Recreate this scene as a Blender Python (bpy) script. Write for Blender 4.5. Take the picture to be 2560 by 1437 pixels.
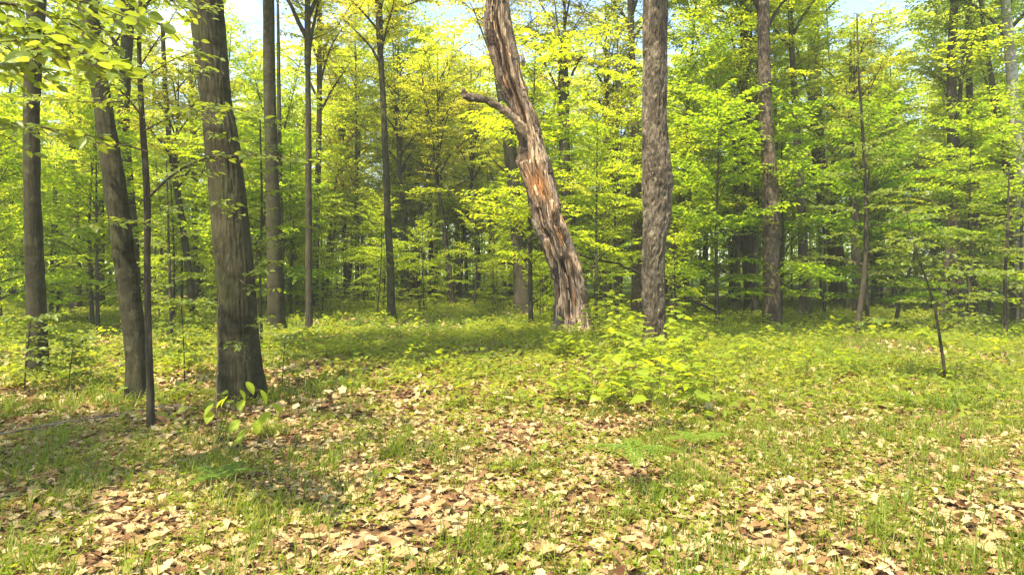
import bpy, math, random
import numpy as np
from math import radians, sin, cos, pi, sqrt
from mathutils import Vector, Matrix

S = bpy.context.scene
for o in list(bpy.data.objects):
    bpy.data.objects.remove(o)
COL = S.collection
rng = np.random.default_rng(7)
random.seed(7)

# ------------------------------------------------------------------ ground height
_T = np.random.default_rng(3).random((64, 64, 64))
def vnoise(p):
    p = np.asarray(p, float)
    i = np.floor(p).astype(int); f = p - i; f = f*f*(3-2*f)
    i0 = i % 64; i1 = (i+1) % 64
    x0, y0, z0 = i0[..., 0], i0[..., 1], i0[..., 2]; x1, y1, z1 = i1[..., 0], i1[..., 1], i1[..., 2]
    fx, fy, fz = f[..., 0], f[..., 1], f[..., 2]
    a = _T[x0, y0, z0]*(1-fx)+_T[x1, y0, z0]*fx; b = _T[x0, y1, z0]*(1-fx)+_T[x1, y1, z0]*fx
    c = _T[x0, y0, z1]*(1-fx)+_T[x1, y0, z1]*fx; d = _T[x0, y1, z1]*(1-fx)+_T[x1, y1, z1]*fx
    return (a*(1-fy)+b*fy)*(1-fz)+(c*(1-fy)+d*fy)*fz
def fbm(p, o=3):
    s = 0; a = .5; p = np.asarray(p, float)
    for k in range(o):
        s = s + a*vnoise(p+17.3*k); p = p*2.03; a *= .5
    return s/(1-.5**o)
def terr(x, y):
    x = np.asarray(x, float); y = np.asarray(y, float)
    h = .30*np.exp(-((x-1.2)**2/30+(y-14.5)**2/34))
    h = h+.016*np.logaddexp(0, (np.minimum(y, 80)-24)/3)*3
    h = h+.10*(fbm(np.stack([x*.22+5, y*.22+9, x*0+3.3], -1), 2)-.5)*2
    h = h+.035*(fbm(np.stack([x*1.3, y*1.3, x*0+8.1], -1), 2)-.5)*2
    return h

# ------------------------------------------------------------------ camera, light, exposure
F = 1668.0
CAMZ = float(terr(0, 0))+1.6
PITCH = radians(-0.97)
cam = bpy.data.objects.new('camera', bpy.data.cameras.new('camera')); COL.objects.link(cam)
cam.data.sensor_width = 36; cam.data.lens = 36*F/2560
cam.data.clip_start = .05; cam.data.clip_end = 2000
cam.location = (0, 0, CAMZ); cam.rotation_euler = (pi/2+PITCH, 0, 0)
S.camera = cam

SUN_EL, SUN_AZ = radians(63), radians(-142)      # azimuth clockwise from +Y (view direction): sun stands left, a little behind
w = bpy.data.worlds.new('World'); S.world = w; w.use_nodes = True
nt = w.node_tree; nt.nodes.clear()
def N(nt, t, **k):
    n = nt.nodes.new(t)
    for a, b in k.items(): setattr(n, a, b)
    return n
sky = N(nt, 'ShaderNodeTexSky', sky_type='NISHITA', sun_disc=False, sun_elevation=SUN_EL, sun_rotation=SUN_AZ)
sky.air_density = 1.0; sky.dust_density = .6; sky.ozone_density = 1.5
tc = N(nt, 'ShaderNodeTexCoord')
mp = N(nt, 'ShaderNodeMapping'); mp.inputs['Scale'].default_value = (1, 1, 2.2); mp.inputs['Location'].default_value = (.3, .1, 0)
no = N(nt, 'ShaderNodeTexNoise'); no.inputs['Scale'].default_value = 3.4; no.inputs['Detail'].default_value = 7; no.inputs['Roughness'].default_value = .6
rp = N(nt, 'ShaderNodeValToRGB'); rp.color_ramp.elements[0].position = .53; rp.color_ramp.elements[1].position = .68
mx = N(nt, 'ShaderNodeMix', data_type='RGBA'); mx.inputs['B'].default_value = (4.2, 4.4, 4.7, 1)
bg = N(nt, 'ShaderNodeBackground'); bg.inputs['Strength'].default_value = .115
out = N(nt, 'ShaderNodeOutputWorld')
L = nt.links.new
L(tc.outputs['Generated'], mp.inputs['Vector']); L(mp.outputs[0], no.inputs['Vector']); L(no.outputs['Fac'], rp.inputs[0])
L(rp.outputs[0], mx.inputs['Factor']); L(sky.outputs[0], mx.inputs['A']); L(mx.outputs['Result'], bg.inputs['Color']); L(bg.outputs[0], out.inputs[0])
sun = bpy.data.objects.new('sun', bpy.data.lights.new('sun', 'SUN')); COL.objects.link(sun)
sun.data.energy = 3.7; sun.data.angle = radians(.53); sun.data.color = (1, .90, .70)
sd = Vector((sin(SUN_AZ)*cos(SUN_EL), cos(SUN_AZ)*cos(SUN_EL), sin(SUN_EL)))
sun.rotation_euler = sd.to_track_quat('Z', 'Y').to_euler(); sun.location = sd*60
S.view_settings.view_transform = 'Standard'; S.view_settings.look = 'None'
S.view_settings.gamma = 1; S.view_settings.use_curve_mapping = False
S.view_settings.exposure = 2.07
cy = S.cycles
cy.max_bounces = 7; cy.diffuse_bounces = 5; cy.glossy_bounces = 2; cy.transmission_bounces = 5; cy.transparent_max_bounces = 4
cy.caustics_reflective = False; cy.caustics_refractive = False
cy.sample_clamp_indirect = 6

# ------------------------------------------------------------------ picking places on the ground
cp, sp = cos(PITCH), sin(PITCH)
def ray(px, py):
    x = (px-1280)/F; z = (718.5-py)/F
    return np.array([x, cp-z*sp, sp+z*cp])
def atd(px, py, Y):
    d = ray(px, py); t = Y/d[1]
    return np.array([d[0]*t, Y, CAMZ+d[2]*t])
def at(px, py):
    d = ray(px, py)
    lo, y = 1.0, 1.0
    while y < 150:
        y += .05+y*.004; t = y/d[1]
        if CAMZ+d[2]*t < terr(d[0]*t, y): break
        lo = y
    hi = y
    for _ in range(20):
        m = (lo+hi)/2; t = m/d[1]
        if CAMZ+d[2]*t < terr(d[0]*t, m): hi = m
        else: lo = m
    p = atd(px, py, hi); p[2] = float(terr(p[0], p[1]))
    return p

# ------------------------------------------------------------------ materials
def mat(name):
    m = bpy.data.materials.new(name); m.use_nodes = True
    m.node_tree.nodes.clear(); return m, m.node_tree
def ramp(nt, pts):
    r = N(nt, 'ShaderNodeValToRGB'); e = r.color_ramp.elements
    while len(e) < len(pts): e.new(.5)
    for a, (p, c) in zip(e, pts): a.position = p; a.color = (*c, 1)
    return r
def leaf_mat(name, cols, trans=.5, tboost=2.2, rough=.5, spec=.25, patch=.35, wt=(.45, .55, .30)):
    """thin leaf: reflecting + light passing through; colour varies leaf by leaf"""
    m, nt = mat(name); l = nt.links.new
    geo = N(nt, 'ShaderNodeNewGeometry'); oi = N(nt, 'ShaderNodeObjectInfo'); tc = N(nt, 'ShaderNodeTexCoord')
    no = N(nt, 'ShaderNodeTexNoise'); no.inputs['Scale'].default_value = patch; no.inputs['Detail'].default_value = 2
    l(geo.outputs['Position'], no.inputs['Vector'])
    a = N(nt, 'ShaderNodeMath', operation='MULTIPLY'); l(geo.outputs['Random Per Island'], a.inputs[0]); a.inputs[1].default_value = wt[0]
    b = N(nt, 'ShaderNodeMath', operation='MULTIPLY_ADD'); l(no.outputs['Fac'], b.inputs[0]); b.inputs[1].default_value = wt[1]; l(a.outputs[0], b.inputs[2])
    c = N(nt, 'ShaderNodeMath', operation='MULTIPLY_ADD'); l(oi.outputs['Random'], c.inputs[0]); c.inputs[1].default_value = wt[2]; l(b.outputs[0], c.inputs[2])
    d = N(nt, 'ShaderNodeMath', operation='SUBTRACT'); l(c.outputs[0], d.inputs[0]); d.inputs[1].default_value = wt[2]/2
    n = len(cols)
    r = ramp(nt, [(.12+.76*i/(n-1), q) for i, q in enumerate(cols)]); l(d.outputs[0], r.inputs[0])
    p = N(nt, 'ShaderNodeBsdfPrincipled'); l(r.outputs[0], p.inputs['Base Color']); p.inputs['Roughness'].default_value = rough
    p.inputs['Specular IOR Level'].default_value = spec
    t = N(nt, 'ShaderNodeBsdfTranslucent')
    g = N(nt, 'ShaderNodeMix', data_type='RGBA', blend_type='MULTIPLY'); g.inputs['Factor'].default_value = 1
    l(r.outputs[0], g.inputs['A']); g.inputs['B'].default_value = (tboost*1.2, tboost, tboost*.5, 1)
    l(g.outputs['Result'], t.inputs['Color'])
    ms = N(nt, 'ShaderNodeMixShader'); ms.inputs[0].default_value = trans
    o = N(nt, 'ShaderNodeOutputMaterial'); l(p.outputs[0], ms.inputs[1]); l(t.outputs[0], ms.inputs[2]); l(ms.outputs[0], o.inputs[0])
    return m
def bark_mat(name, cols, sx=14, sz=2.2, bump=.6, rings=0, bd=.02, moss=0.0, crack=.55):
    m, nt = mat(name); l = nt.links.new
    tc = N(nt, 'ShaderNodeTexCoord'); oi = N(nt, 'ShaderNodeObjectInfo')
    ad = N(nt, 'ShaderNodeVectorMath', operation='ADD'); l(tc.outputs['Object'], ad.inputs[0]); l(oi.outputs['Random'], ad.inputs[1])
    mp = N(nt, 'ShaderNodeMapping'); mp.inputs['Scale'].default_value = (sx, sx, sz); l(ad.outputs[0], mp.inputs[0])
    n1 = N(nt, 'ShaderNodeTexNoise'); n1.inputs['Scale'].default_value = 1; n1.inputs['Detail'].default_value = 8; n1.inputs['Roughness'].default_value = .65; n1.inputs['Distortion'].default_value = .5
    l(mp.outputs[0], n1.inputs['Vector'])
    n2 = N(nt, 'ShaderNodeTexNoise'); n2.inputs['Scale'].default_value = 2.3; n2.inputs['Detail'].default_value = 4; l(ad.outputs[0], n2.inputs['Vector'])
    s = N(nt, 'ShaderNodeMath', operation='MULTIPLY_ADD'); l(n2.outputs['Fac'], s.inputs[0]); s.inputs[1].default_value = .6
    s2 = N(nt, 'ShaderNodeMath', operation='MULTIPLY'); l(n1.outputs['Fac'], s2.inputs[0]); s2.inputs[1].default_value = .7; l(s2.outputs[0], s.inputs[2])
    n = len(cols)
    r = ramp(nt, [(.40+.46*i/(n-1), q) for i, q in enumerate(cols)]); l(s.outputs[0], r.inputs[0])
    colout = r.outputs[0]; hgt = n1.outputs['Fac']
    if rings:
        mr = N(nt, 'ShaderNodeMapping'); mr.inputs['Scale'].default_value = (2.5, 2.5, rings); l(ad.outputs[0], mr.inputs[0])
        nr = N(nt, 'ShaderNodeTexNoise'); nr.inputs['Scale'].default_value = 1; nr.inputs['Detail'].default_value = 3; l(mr.outputs[0], nr.inputs['Vector'])
        rr = ramp(nt, [(.55, (1, 1, 1)), (.68, (.62, .60, .56))]); l(nr.outputs['Fac'], rr.inputs[0])
        mu = N(nt, 'ShaderNodeMix', data_type='RGBA', blend_type='MULTIPLY'); mu.inputs['Factor'].default_value = 1
        l(colout, mu.inputs['A']); l(rr.outputs[0], mu.inputs['B']); colout = mu.outputs['Result']
    if moss:
        nm = N(nt, 'ShaderNodeTexNoise'); nm.inputs['Scale'].default_value = 1.4; nm.inputs['Detail'].default_value = 6; l(ad.outputs[0], nm.inputs['Vector'])
        rm = ramp(nt, [(.52, (0, 0, 0)), (.70, (moss, moss, moss))]); l(nm.outputs['Fac'], rm.inputs[0])
        mm = N(nt, 'ShaderNodeMix', data_type='RGBA'); l(rm.outputs[0], mm.inputs['Factor']); l(colout, mm.inputs['A']); mm.inputs['B'].default_value = (.085, .095, .03, 1); colout = mm.outputs['Result']
    nl = N(nt, 'ShaderNodeTexNoise'); nl.inputs['Scale'].default_value = 7; nl.inputs['Detail'].default_value = 6; nl.inputs['Roughness'].default_value = .7; l(ad.outputs[0], nl.inputs['Vector'])
    rl = ramp(nt, [(.56, (0, 0, 0)), (.66, (.5, .5, .5))]); l(nl.outputs['Fac'], rl.inputs[0])
    ml = N(nt, 'ShaderNodeMix', data_type='RGBA'); l(rl.outputs[0], ml.inputs['Factor']); l(colout, ml.inputs['A']); ml.inputs['B'].default_value = (cols[-1][0]*1.7, cols[-1][1]*1.8, cols[-1][2]*1.6, 1); colout = ml.outputs['Result']
    vc = N(nt, 'ShaderNodeTexVoronoi', feature='DISTANCE_TO_EDGE'); vm = N(nt, 'ShaderNodeMapping'); vm.inputs['Scale'].default_value = (sx*1.1, sx*1.1, sz*1.2); l(ad.outputs[0], vm.inputs[0])
    vd = N(nt, 'ShaderNodeVectorMath', operation='ADD'); l(vm.outputs[0], vd.inputs[0]); l(n1.outputs['Color'], vd.inputs[1]); l(vd.outputs[0], vc.inputs['Vector']); vc.inputs['Scale'].default_value = 1
    rc = ramp(nt, [(.0, (.35, .33, .30)), (.12, (1, 1, 1))]); l(vc.outputs['Distance'], rc.inputs[0])
    mc = N(nt, 'ShaderNodeMix', data_type='RGBA', blend_type='MULTIPLY'); mc.inputs['Factor'].default_value = crack; l(colout, mc.inputs['A']); l(rc.outputs[0], mc.inputs['B']); colout = mc.outputs['Result']
    p = N(nt, 'ShaderNodeBsdfPrincipled'); p.inputs['Roughness'].default_value = .9; p.inputs['Specular IOR Level'].default_value = .15
    l(colout, p.inputs['Base Color'])
    b = N(nt, 'ShaderNodeBump'); b.inputs['Strength'].default_value = bump; b.inputs['Distance'].default_value = bd; l(hgt, b.inputs['Height']); l(b.outputs[0], p.inputs['Normal'])
    o = N(nt, 'ShaderNodeOutputMaterial'); l(p.outputs[0], o.inputs[0]); return m

M = {}
M['leaf'] = leaf_mat('spring_leaf', [(.085, .145, .006), (.135, .20, .008), (.185, .245, .012), (.25, .28, .016)], .64, 3.1)
M['leaf_pale'] = leaf_mat('pale_new_leaf', [(.14, .20, .014), (.20, .25, .02), (.26, .28, .026), (.31, .28, .034)], .62, 2.5)
M['leaf_deep'] = leaf_mat('deep_leaf', [(.06, .12, .005), (.10, .17, .007), (.14, .21, .009), (.19, .245, .012)], .64, 3.1)
M['leaf_near'] = leaf_mat('near_beech_leaf', [(.10, .155, .018), (.14, .195, .025), (.18, .22, .035)], .5, 2.0, .45, .35, 1.2)
M['leaf_maple'] = leaf_mat('seedling_leaf', [(.15, .22, .014), (.21, .28, .018), (.27, .32, .025)], .5, 2.3, .45, .3, 1.0)
M['leaf_big'] = leaf_mat('big_seedling_leaf', [(.19, .27, .015), (.25, .32, .02)], .5, 2.3)
M['fern'] = leaf_mat('fern_green', [(.12, .20, .02), (.17, .25, .03)], .45, 2.0)
M['grass'] = leaf_mat('grass_blade', [(.055, .10, .006), (.09, .15, .009), (.14, .195, .015), (.24, .23, .06)], .45, 2.1, .5, .3, .8)
M['cover'] = leaf_mat('ground_plant', [(.09, .15, .010), (.14, .20, .014), (.19, .24, .02), (.28, .28, .045)], .5, 2.1, .5, .3, .7)
M['litter'] = leaf_mat('dry_leaf', [(.08, .035, .014), (.17, .09, .036), (.28, .18, .07), (.37, .265, .115), (.46, .355, .18)], .16, 1.0, .7, .2, 1.4, (.85, .3, .1))
M['bark'] = bark_mat('grey_brown_bark', [(.017, .015, .007), (.040, .036, .017), (.070, .062, .032)], 30, 7.0, .7, rings=9, moss=.5)
M['bark_rough'] = bark_mat('furrowed_bark', [(.014, .010, .006), (.085, .065, .042), (.27, .215, .15)], 26, 8.0, 1.0, bd=.04, moss=.2)
M['bark_flaky'] = bark_mat('flaky_reddish_bark', [(.016, .011, .007), (.075, .054, .034), (.20, .155, .11)], 18, 8.0, 1.0, bd=.04, moss=.25)
M['bark_dark'] = bark_mat('dark_bark', [(.018, .015, .009), (.045, .037, .022), (.085, .07, .042)], 14, 2.0, .5, moss=.5)
M['bark_birch'] = bark_mat('pale_birch_bark', [(.12, .095, .075), (.30, .27, .23), (.42, .39, .34)], 6, 12, .5, rings=22)
M['twig'] = bark_mat('twig_bark', [(.035, .026, .015), (.075, .057, .035), (.11, .09, .055)], 30, 10, .2)

M['stick'] = bark_mat('weathered_stick', [(.07, .05, .03), (.20, .155, .10), (.32, .26, .18)], 30, 12, .3)
def dead_mat():
    m, nt = mat('rotten_wood'); l = nt.links.new
    at_ = N(nt, 'ShaderNodeAttribute', attribute_name='wood')
    tc = N(nt, 'ShaderNodeTexCoord')
    mp = N(nt, 'ShaderNodeMapping'); mp.inputs['Scale'].default_value = (30, 30, 2.6); mp.inputs['Rotation'].default_value = (0, radians(-9), 0); l(tc.outputs['Object'], mp.inputs[0])
    n1 = N(nt, 'ShaderNodeTexNoise'); n1.inputs['Scale'].default_value = 1; n1.inputs['Detail'].default_value = 8; n1.inputs['Roughness'].default_value = .7; n1.inputs['Distortion'].default_value = .4; l(mp.outputs[0], n1.inputs['Vector'])
    r = ramp(nt, [(.36, (.10, .07, .05)), (.45, (.62, .56, .50)), (.56, (1.05, 1.0, .95)), (.68, (1.5, 1.45, 1.38))]); l(n1.outputs['Fac'], r.inputs[0])
    mu = N(nt, 'ShaderNodeMix', data_type='RGBA', blend_type='MULTIPLY'); mu.inputs['Factor'].default_value = 1
    l(at_.outputs['Color'], mu.inputs['A']); l(r.outputs[0], mu.inputs['B'])
    p = N(nt, 'ShaderNodeBsdfPrincipled'); p.inputs['Roughness'].default_value = .85; p.inputs['Specular IOR Level'].default_value = .15; l(mu.outputs['Result'], p.inputs['Base Color'])
    b = N(nt, 'ShaderNodeBump'); b.inputs['Strength'].default_value = 1; b.inputs['Distance'].default_value = .03; l(n1.outputs['Fac'], b.inputs['Height']); l(b.outputs[0], p.inputs['Normal'])
    o = N(nt, 'ShaderNodeOutputMaterial'); l(p.outputs[0], o.inputs[0]); return m
M['dead'] = dead_mat()

def ground_mat():
    m, nt = mat('forest_floor'); l = nt.links.new
    geo = N(nt, 'ShaderNodeNewGeometry')
    v = N(nt, 'ShaderNodeTexVoronoi'); v.inputs['Scale'].default_value = 11; v.inputs['Randomness'].default_value = 1; l(geo.outputs['Position'], v.inputs['Vector'])
    sep = N(nt, 'ShaderNodeSeparateColor'); l(v.outputs['Color'], sep.inputs[0])
    r = ramp(nt, [(0, (.05, .03, .015)), (.4, (.15, .085, .04)), (.8, (.30, .19, .10)), (1, (.40, .28, .16))]); l(sep.outputs[0], r.inputs[0])
    n = N(nt, 'ShaderNodeTexNoise'); n.inputs['Scale'].default_value = .55; n.inputs['Detail'].default_value = 5; l(geo.outputs['Position'], n.inputs['Vector'])
    n3 = N(nt, 'ShaderNodeTexNoise'); n3.inputs['Scale'].default_value = 9; n3.inputs['Detail'].default_value = 4; l(geo.outputs['Position'], n3.inputs['Vector'])
    ln = N(nt, 'ShaderNodeVectorMath', operation='LENGTH'); l(geo.outputs['Position'], ln.inputs[0])
    mr = N(nt, 'ShaderNodeMapRange'); l(ln.outputs['Value'], mr.inputs[0]); mr.inputs[1].default_value = 8; mr.inputs[2].default_value = 24; mr.inputs[3].default_value = -.35; mr.inputs[4].default_value = .35
    a = N(nt, 'ShaderNodeMath', operation='ADD'); l(n.outputs['Fac'], a.inputs[0]); l(mr.outputs[0], a.inputs[1])
    rg = ramp(nt, [(.45, (0, 0, 0)), (.62, (1, 1, 1))]); l(a.outputs[0], rg.inputs[0])
    gr = ramp(nt, [(.35, (.035, .06, .008)), (.65, (.09, .13, .015))]); l(n3.outputs['Fac'], gr.inputs[0])
    mm = N(nt, 'ShaderNodeMix', data_type='RGBA'); l(rg.outputs[0], mm.inputs['Factor']); l(r.outputs[0], mm.inputs['A']); l(gr.outputs[0], mm.inputs['B'])
    p = N(nt, 'ShaderNodeBsdfPrincipled'); p.inputs['Roughness'].default_value = .95; p.inputs['Specular IOR Level'].default_value = .1; l(mm.outputs['Result'], p.inputs['Base Color'])
    b = N(nt, 'ShaderNodeBump'); b.inputs['Strength'].default_value = 1; b.inputs['Distance'].default_value = .04; l(n3.outputs['Fac'], b.inputs['Height']); l(b.outputs[0], p.inputs['Normal'])
    o = N(nt, 'ShaderNodeOutputMaterial'); l(p.outputs[0], o.inputs[0]); return m
M['ground'] = ground_mat()

# ------------------------------------------------------------------ mesh helpers
class MB:
    """collects triangles"""
    def __init__(s): s.V = []; s.F = []; s.n = 0
    def add(s, V, F):
        V = np.asarray(V, np.float32).reshape(-1, 3); F = np.asarray(F, np.int32).reshape(-1, 3)
        s.V.append(V); s.F.append(F+s.n); s.n += len(V)
    def mesh(s, name, m, smooth=False):
        me = bpy.data.meshes.new(name)
        if not s.V: return me
        V = np.concatenate(s.V); Fc = np.concatenate(s.F)
        me.vertices.add(len(V)); me.vertices.foreach_set('co', V.ravel())
        me.loops.add(Fc.size); me.loops.foreach_set('vertex_index', Fc.ravel())
        me.polygons.add(len(Fc)); me.polygons.foreach_set('loop_start', np.arange(0, Fc.size, 3, dtype=np.int32))
        me.polygons.foreach_set('use_smooth', np.full(len(Fc), smooth))
        me.materials.append(m); me.update(calc_edges=True); me.validate(); return me
def link(name, me, parent=None, loc=(0, 0, 0)):
    o = bpy.data.objects.new(name, me); COL.objects.link(o); o.location = loc
    if parent: o.parent = parent
    return o
def tag(o, label, cat=None, group=None, kind=None):
    if label: o['label'] = label
    if cat: o['category'] = cat
    if group: o['group'] = group
    if kind: o['kind'] = kind
    return o
def thing(name, label, cat, loc, group=None, rz=0, sc=1):
    o = bpy.data.objects.new(name, None); COL.objects.link(o); o.location = tuple(float(v) for v in loc)
    o.rotation_euler = (0, 0, rz); o.scale = (sc, sc, sc); o.empty_display_size = .3
    return tag(o, label, cat, group)
def tube(mb, P, R, seg=5, cap=True):
    P = np.asarray(P, float); n = len(P); R = np.broadcast_to(np.asarray(R, float), (n,))
    T = np.gradient(P, axis=0); T /= np.linalg.norm(T, axis=1, keepdims=True)+1e-9
    ref = np.array([0, 0, 1.]) if abs(T[:, 2]).mean() < .8 else np.array([1., 0, 0])
    U = np.cross(T, ref); U /= np.linalg.norm(U, axis=1, keepdims=True)+1e-9; W = np.cross(T, U)
    a = np.arange(seg)*2*pi/seg
    V = P[:, None]+R[:, None, None]*(np.cos(a)[None, :, None]*U[:, None]+np.sin(a)[None, :, None]*W[:, None])
    i = np.arange(n-1)[:, None]*seg; j = np.arange(seg)[None]; k = (j+1) % seg
    A = i+j; B = i+k; C = i+seg+k; D = i+seg+j
    Fc = np.concatenate([np.stack([A, B, C], -1).reshape(-1, 3), np.stack([A, C, D], -1).reshape(-1, 3)])
    if cap:
        V = np.concatenate([V.reshape(-1, 3), P[-1:]+T[-1:]*R[-1]*.3])
        e = (n-1)*seg; Fc = np.concatenate([Fc, np.stack([e+j[0], e+k[0], np.full(seg, n*seg)], -1)])
    mb.add(V.reshape(-1, 3), Fc)
def smooth_path(pts, n):
    pts = np.asarray(pts, float); d = np.r_[0, np.cumsum(np.linalg.norm(np.diff(pts[:, :3], axis=0), axis=1))]
    t = np.linspace(0, d[-1], n*4); q = np.stack([np.interp(t, d, pts[:, k]) for k in range(pts.shape[1])], 1)
    w_ = max(3, n//3) | 1; pad = w_//2
    qq = np.concatenate([2*q[:1]-q[1:pad+1][::-1], q, 2*q[-1:]-q[-pad-1:-1][::-1]])
    q = np.stack([np.convolve(qq[:, k], np.ones(w_)/w_, 'valid') for k in range(q.shape[1])], 1)
    return q[np.linspace(0, len(q)-1, n).astype(int)]

# leaf templates: x = length (0 base .. 1 tip), y = width, z = up
def T_rhomb():
    V = [[0, 0, 0], [.42, .30, .07], [1, 0, -.06], [.42, -.30, .07]]; return np.array(V), np.array([[0, 2, 1], [0, 3, 2]])
def T_beech():
    xs = [0, .12, .35, .62, .85, 1]; ws = [0, .17, .30, .27, .13, 0]; zc = [0, .01, .02, .0, -.05, -.12]
    V = [[0, 0, 0]]; F_ = []
    for x, w_, z in zip(xs[1:-1], ws[1:-1], zc[1:-1]): V += [[x, w_, z+.16*w_], [x, 0, z-.02], [x, -w_, z+.16*w_]]
    V.append([1, 0, -.12]); e = len(V)-1
    F_ += [[0, 2, 1], [0, 3, 2]]
    for k in range(3):
        a = 1+3*k; F_ += [[a, a+1, a+4], [a, a+4, a+3], [a+1, a+2, a+5], [a+1, a+5, a+4]]
    F_ += [[e-3, e-2, e], [e-2, e-1, e]]
    return np.array(V, float), np.array(F_)
def T_maple(curl=.0):
    # palmate outline, polar from the base of the blade
    pts = [(0, 0), (.02, .22), (-.10, .42), (.16, .36), (.22, .56), (.34, .34), (.52, .36), (.62, .22), (.78, .16), (1, 0),
           (.78, -.16), (.62, -.22), (.52, -.36), (.34, -.34), (.22, -.56), (.16, -.36), (-.10, -.42), (.02, -.22)]
    c = (.36, 0); V = [[c[0], 0, .03]]
    for x, y in pts:
        r2 = (x-c[0])**2+y*y; V.append([x, y, -.22*r2+curl*abs(y)])
    n = len(pts); F_ = [[0, 1+(i+1) % n, 1+i] for i in range(n)]
    return np.array(V, float), np.array(F_)
def T_oak(curl):
    xs = [0, .10, .2, .29, .40, .49, .6, .69, .80, .90, 1]; ws = [.015, .06, .20, .14, .31, .19, .35, .21, .25, .15, .02]
    V = []; F_ = []
    for x, w_ in zip(xs, ws):
        z = .12*sin(x*3.1)*curl
        V += [[x+.05*(w_ > .15), w_, z+curl*w_*w_*2.6], [x, 0, z], [x+.05*(w_ > .15), -w_, z+curl*w_*w_*2.0+.03*sin(9*x)]]
    for k in range(len(xs)-1):
        a = 3*k; F_ += [[a, a+1, a+4], [a, a+4, a+3], [a+1, a+2, a+5], [a+1, a+5, a+4]]
    return np.array(V, float), np.array(F_)
def T_star(curl):
    V = [[.4, 0, 0]]; n = 10
    for k in range(n):
        a = 2*pi*k/n; r = .52 if k % 2 == 0 else .36
        V.append([.45+r*cos(a), r*.8*sin(a), curl*(.3*abs(sin(a*1.0+.5))+.1*(k % 3 == 0))])
    return np.array(V, float), np.array([[0, 1+k, 1+(k+1) % n] for k in range(n)])

def frames(az, tilt, roll):
    """rotation matrices: x axis at azimuth az tilted up by tilt, rolled about itself"""
    ca, sa, ct, st, cr, sr = np.cos(az), np.sin(az), np.cos(tilt), np.sin(tilt), np.cos(roll), np.sin(roll)
    X = np.stack([ca*ct, sa*ct, st], -1); Y0 = np.stack([-sa, ca, az*0], -1); Z0 = np.cross(X, Y0)
    Y = Y0*cr[..., None]+Z0*sr[..., None]; Z = np.cross(X, Y)
    return np.stack([X, Y, Z], -1)
def scatter(mb, tpl, P, Rm, sc):
    V, Fc = tpl; sc = np.asarray(sc)
    W = np.einsum('nij,kj->nki', Rm, V)*sc[:, None, None]+P[:, None]
    F2 = Fc[None]+(np.arange(len(P))*len(V))[:, None, None]
    mb.add(W.reshape(-1, 3), F2.reshape(-1, 3))
RH, BE, MA = T_rhomb(), T_beech(), T_maple()

# a leafy spray: side twigs and leaves along a limb; returns leaf transforms
def spray(wood, P, R0, r, twig=.5, gap=.22, lsize=.085, lgap=.055, start=.25, droop=.12, tseg=3, flat=.25, ends=True):
    P = np.asarray(P, float); d = np.r_[0, np.cumsum(np.linalg.norm(np.diff(P, axis=0), axis=1))]; Ln = d[-1]
    LP, LA = [], []
    side = 1; s = start*Ln
    runs = []
    while s < Ln:
        p = np.array([np.interp(s, d, P[:, k]) for k in range(3)]); i = min(np.searchsorted(d, s), len(P)-1); t = P[i]-P[max(i-1, 0)]
        az = math.atan2(t[1], t[0])+side*radians(r.uniform(35, 62)); el = math.atan2(t[2], sqrt(t[0]**2+t[1]**2)+1e-6)*.5+r.normal(0, .10)
        ln = twig*(1-.55*((s/Ln-start)/(1-start+1e-6)))*r.uniform(.6, 1.15)
        if ln > .06: runs.append((p, az, el, ln))
        side = -side; s += gap*r.uniform(.7, 1.3)
    for p, az, el, ln in runs:
        e = p+ln*np.array([cos(az)*cos(el), sin(az)*cos(el), sin(el)-droop])
        mid = (p+e)/2+np.array([0, 0, droop*.35*ln])
        if wood is not None: tube(wood, [p, mid, e], [R0*.30+.0012, R0*.2+.0012, .001], tseg, False)
        n = max(2, int(ln/lgap)); u = (np.arange(n)+r.uniform(0, 1, n))/n
        LP.append(p+(e-p)*u[:, None]+np.array([0, 0, 1])*(droop*.5*ln*4*u*(1-u)*.35)[:, None])
        LA.append(az+np.where(np.arange(n) % 2, 1, -1)*r.uniform(.5, 1.15, n)); LA[-1][-1] = az
    if ends:
        n = max(3, int(Ln*.7/lgap)); u = r.uniform(start, 1, n)*Ln
        LP.append(np.stack([np.interp(u, d, P[:, k]) for k in range(3)], 1)); t = P[-1]-P[0]; LA.append(math.atan2(t[1], t[0])+r.choice([-1, 1], n)*r.uniform(.3, 1.2, n))
    if not LP: return np.zeros((0, 3)), np.zeros((0, 3, 3)), np.zeros(0)
    LP = np.concatenate(LP); LA = np.concatenate(LA); n = len(LP)
    return LP, frames(LA, r.normal(-.22, .28, n), r.normal(0, flat+.12, n)), lsize*r.uniform(.65, 1.2, n)

def limb_path(r, p0, az, el, ln, n=6, curve=-.3, wob=.08):
    P = [np.array(p0, float)]; e = el; a = az
    for k in range(n):
        P.append(P[-1]+ln/n*np.array([cos(a)*cos(e), sin(a)*cos(e), sin(e)])); e += curve/n+r.normal(0, wob); a += r.normal(0, wob)
    return np.array(P)

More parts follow.
